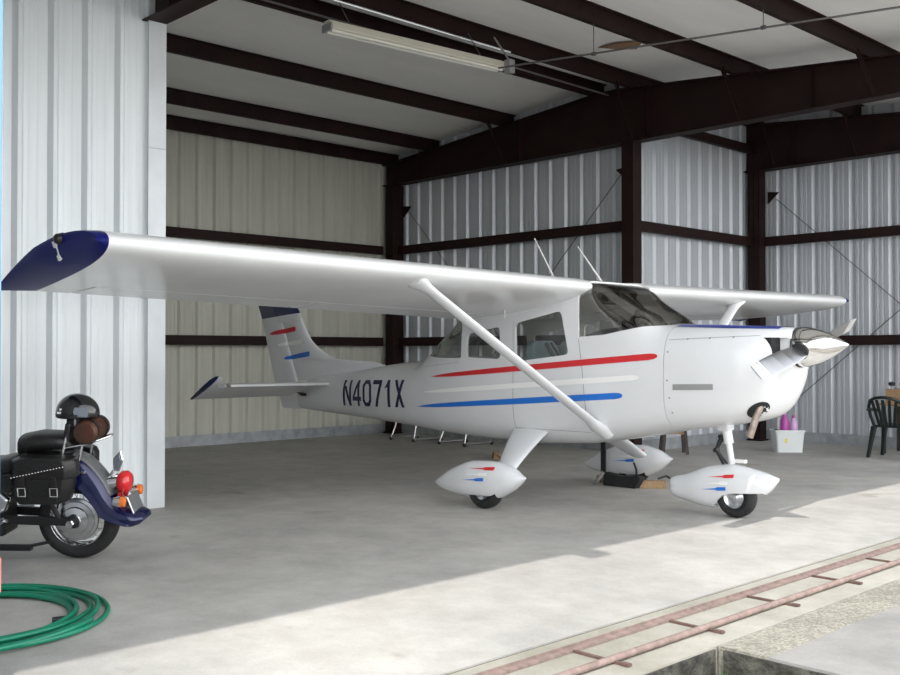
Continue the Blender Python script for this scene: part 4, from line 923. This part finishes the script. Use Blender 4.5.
# frame, swingarm, engine, tank, forks
for s in (-1, 1):
    b = MB(); b.bar((0, s * .105, .285), (-.52, s * .12, .30), .03, .06); b.lathe((0, s * .10, .285), (0, s, 0), [(0, .045), (.025, .045), (.03, .022), (.05, .022), (.052, 0)], 18); b.build('swingarm', M['black'], MC, bevel=.006)
    b = MB(); b.tube([(-.1, s * .11, .31), (-.22, s * .15, .60)], .018, 8); b.build('shock_absorber', M['black'], MC, smooth=40)
    b = MB(); b.tube([(-.10, s * .13, .62), (-.5, s * .12, .52), (-.62, s * .12, .14), (-1.0, s * .12, .13), (-1.12, s * .05, .55), (-1.02, 0, .70)], .018, 8); b.build('frame_tube', M['black'], MC, smooth=50)
    b = MB(); b.tube([(-.66, s * .14, .31), (-.42, s * .21, .315)], .013, 8); b.lathe((-.46, s * .19, .315), (0, s, 0), [(0, .02), (.1, .022), (.105, 0)], 12); b.build('footpeg', M['alu'], MC, smooth=40)
b = MB(); b.lathe((0, -.17, .285), (0, -1, 0), [(-.02, .026), (.012, .026), (.014, 0)], 6); b.build('axle_nut', M['chrome'], MC)
b = MB(); b.box((-.70, 0, .30), (.42, .24, .26)); 
EN = b.build('engine_block', M['black'], MC, bevel=.03)
for dx, an in ((-.12, -.5), (.10, .4)):
    b = MB(); rot = Matrix.Rotation(an, 3, 'Y')
    for k in range(9): b.box(Vector((-.70 + dx, 0, .46)) + rot @ Vector((0, 0, k * .022)), (.17, .19, .012), rot)
    b.box(Vector((-.70 + dx, 0, .46)) + rot @ Vector((0, 0, .09)), (.14, .16, .2), rot); b.build('cylinder_fins', M['alu'], EN)
b = MB(); b.prism([(-.56, -.17, .34), (-.46, -.17, .36), (-.42, -.17, .45), (-.50, -.17, .52), (-.58, -.17, .46)], (0, .06, 0)); b.build('side_cover', M['alu'], MC, bevel=.02)
b = MB(); b.box((-.50, -.1, .56), (.18, .07, .14)); b.build('battery_cover', M['black'], MC, bevel=.02)
b = MB(); b.loft(hump([(-.68, .70, .04, .06), (-.74, .72, .08, .13), (-.90, .75, .10, .16), (-1.02, .76, .09, .14), (-1.08, .76, .05, .08)])); b.build('fuel_tank', M['fender'], MC, smooth=60)
for s in (-1, 1):
    b = MB(); b.tube([(-1.42, s * .085, .29), (-1.12, s * .085, .86)], [.026, .022], 12); b.build('front_fork', M['chrome'], MC, smooth=40)
    b = MB(); b.tube([(-1.10, s * .06, .88), (-1.06, s * .14, .97), (-.95, s * .34, .96), (-.82, s * .38, .92)], .012, 8); HB = b.build('handlebar', M['chrome'], MC, smooth=50)
    b = MB(); b.tube([(-.93, s * .346, .955), (-.82, s * .38, .92)], .018, 10); b.build('grip', M['rubber'], HB, smooth=40)
b = MB(); b.lathe((-1.16, 0, .78), (-1, 0, 0), [(-.08, .0), (-.06, .05), (0, .085), (.03, .088), (.04, .0)], 24); b.build('headlight', M['chrome'], MC, smooth=50)
b = MB(); b.loft([[(-1.42 + .33 * math.cos(a), y, .29 + .33 * math.sin(a)) for y in (-.075, -.05, 0, .05, .075)] for a in np.linspace(.3, 2.6, 18)], False, closed=False); b.build('front_fender', M['fender'], MC, smooth=60, solid=.006)
b = MB(); b.tube([(-.62, .17, .30), (-.3, .19, .25), (.15, .21, .25), (.28, .21, .25)], [.03, .038, .04, .036], 14); b.build('exhaust_pipe', M['chrome'], MC, smooth=50)
b = MB(); b.tube([(-.55, -.12, .17), (-.50, -.3, .016)], .011, 8); b.build('side_stand', M['black'], MC, smooth=40)
b = MB(); b.box((-.55, -.12, .10), (.5, .05, .03)); b.tube([(-.15, -.13, .15), (-.3, -.14, .12), (-.75, -.14, .12)], .012, 8); b.build('lower_rail', M['black'], MC)
bpy.context.view_layer.update()
MW = Matrix.Translation((-7.03, 3.14, .002)) @ Matrix.Rotation(R(43.5), 4, 'Z') @ Matrix.Rotation(R(7), 4, 'X')
# leather tool roll on the rack, helmet on top
def rest(name, p): o = empty(name, MW @ Vector(p)); o.rotation_euler = MW.to_euler(); return o
t = rest('tool_roll', (.115, 0, .885)); tag(t, 'rolled brown and black leather bag strapped on the motorcycle rack', 'bag')
b = MB(); b.lathe((0, -.14, .03), (0, 1, 0), [(0, 0), (0, .07), (.015, .082), (.265, .082), (.28, .07), (.28, 0)], 24); b.build('roll', M['brownleather'], t, smooth=50)
for y in (-.08, .08): b = MB(); b.lathe((0, y - .015, .03), (0, 1, 0), [(0, .084), (0, .088), (.03, .088), (.03, .084)], 24); b.build('strap', M['leather'], t, smooth=40)
t = rest('helmet', (.02, -.01, .975)); tag(t, 'black half helmet with grey goggles resting on the motorcycle backrest', 'helmet')
b = MB(); rings = []
for q in np.linspace(0, 1, 12):
    an = q * 1.72; rr = math.sin(an); rings.append([(.142 * rr * math.cos(2 * math.pi * j / 30) * (1 + .06 * (math.cos(2 * math.pi * j / 30) > 0)), .118 * rr * math.sin(2 * math.pi * j / 30), .055 + .135 * math.cos(an)) for j in range(30)])
rings[0] = [(0, 0, .19)] * 30
b.loft(rings, False); b.build('shell', M['helmet'], t, smooth=60, solid=.008)
b = MB(); b.loft([[(.08 + dx * k, -.112 - .018 * (k > .9), .085 + dz * k) for dx, dz in ((-.045, -.03), (.045, -.036), (.055, 0), (.045, .035), (-.045, .032), (-.055, 0))] for k in (1.0, .95, .6)], True); b.build('goggles', M['goggle'], t, smooth=40, bevel=.006)
b = MB(); b.lathe((0, 0, .055), (0, 0, 1), [(-.012, .136), (-.012, .142), (.012, .142), (.012, .136)], 30); b.build('goggle_band', M['black'], t)
b = MB(); b.box((-.075, -.104, .075), (.04, .004, .014)); b.box((-.07, -.1, .098), (.02, .004, .012)); b.build('sticker', M['pale'], t)
b = MB(); b.box((.0, 0, .0), (.1, .17, .07)); b.build('padding', M['black'], t, bevel=.02)
b = MB(); b.tube([(.03, -.11, .06), (.02, -.09, -.05), (.0, -.05, -.07)], .008, 6); b.build('chin_strap', M['grey'], t)

# ------------------------------------------------------------------ grass tuft in the gully
b = MB()
for k in range(160):
    u = random.uniform(-2.72, -2.45); v = random.uniform(4.2, 4.44); h = random.uniform(.05, .13); a = random.uniform(0, 6.28); l = random.uniform(.02, .06); w = .005
    c, s = math.cos(a), math.sin(a); b.add([(u - s * w, v + c * w, -.22), (u + s * w, v - c * w, -.22), (u + c * l * .5 + s * w * .6, v + s * l * .5 - c * w * .6, -.22 + h * .7), (u + c * l, v + s * l, -.22 + h)], [(0, 1, 2, 3)])
tag(b.build('grass', M['grass'], solid=.001), 'green grass tuft growing in the gully below the slab corner', 'grass', kind='stuff')

# ------------------------------------------------------------------ light, world, camera
w = bpy.data.worlds.new('World'); bpy.context.scene.world = w; w.use_nodes = True; n = w.node_tree.nodes; l = w.node_tree.links; bg = n['Background']
tc = n.new('ShaderNodeTexCoord'); sx = n.new('ShaderNodeSeparateXYZ'); rp = n.new('ShaderNodeValToRGB'); l.new(tc.outputs['Generated'], sx.inputs[0]); l.new(sx.outputs[2], rp.inputs[0])
rp.color_ramp.elements[0].position = .02; rp.color_ramp.elements[0].color = (1.68, 1.69, 1.68, 1); rp.color_ramp.elements[1].position = .9; rp.color_ramp.elements[1].color = (.54, .59, .68, 1)
l.new(rp.outputs[0], bg.inputs[0]); bg.inputs[1].default_value = 1.0
sd = bpy.data.lights.new('sun', 'SUN'); sd.energy = 1.35; sd.angle = R(.8); sd.color = (1, .965, .91); so = bpy.data.objects.new('sun', sd); C.objects.link(so); so.location = (6, 9, 14)
dirv = -Vector((.36, -.27, 1.0)); so.rotation_euler = dirv.to_track_quat('-Z', 'Y').to_euler()
cd = bpy.data.cameras.new('camera'); cam = bpy.data.objects.new('camera', cd); C.objects.link(cam); cd.sensor_width = 36; cd.lens = 1022.5 / 900 * 36; cd.clip_end = 500; cd.clip_start = .05
A_ = .765; th = math.atan2(352 - 337.5, 1022.5); fw = Vector((-math.cos(A_) * math.cos(th), math.sin(A_) * math.cos(th), math.sin(th)))
cam.location = (0, 0, 1.448); cam.rotation_euler = fw.to_track_quat('-Z', 'Y').to_euler(); bpy.context.scene.camera = cam
sc = bpy.context.scene; vs_ = sc.view_settings; vs_.view_transform = 'Standard'; vs_.look = 'None'; vs_.exposure = 1.3; vs_.gamma = 1; vs_.use_curve_mapping = False
sc.cycles.max_bounces = 10; sc.cycles.diffuse_bounces = 6; sc.cycles.transparent_max_bounces = 16
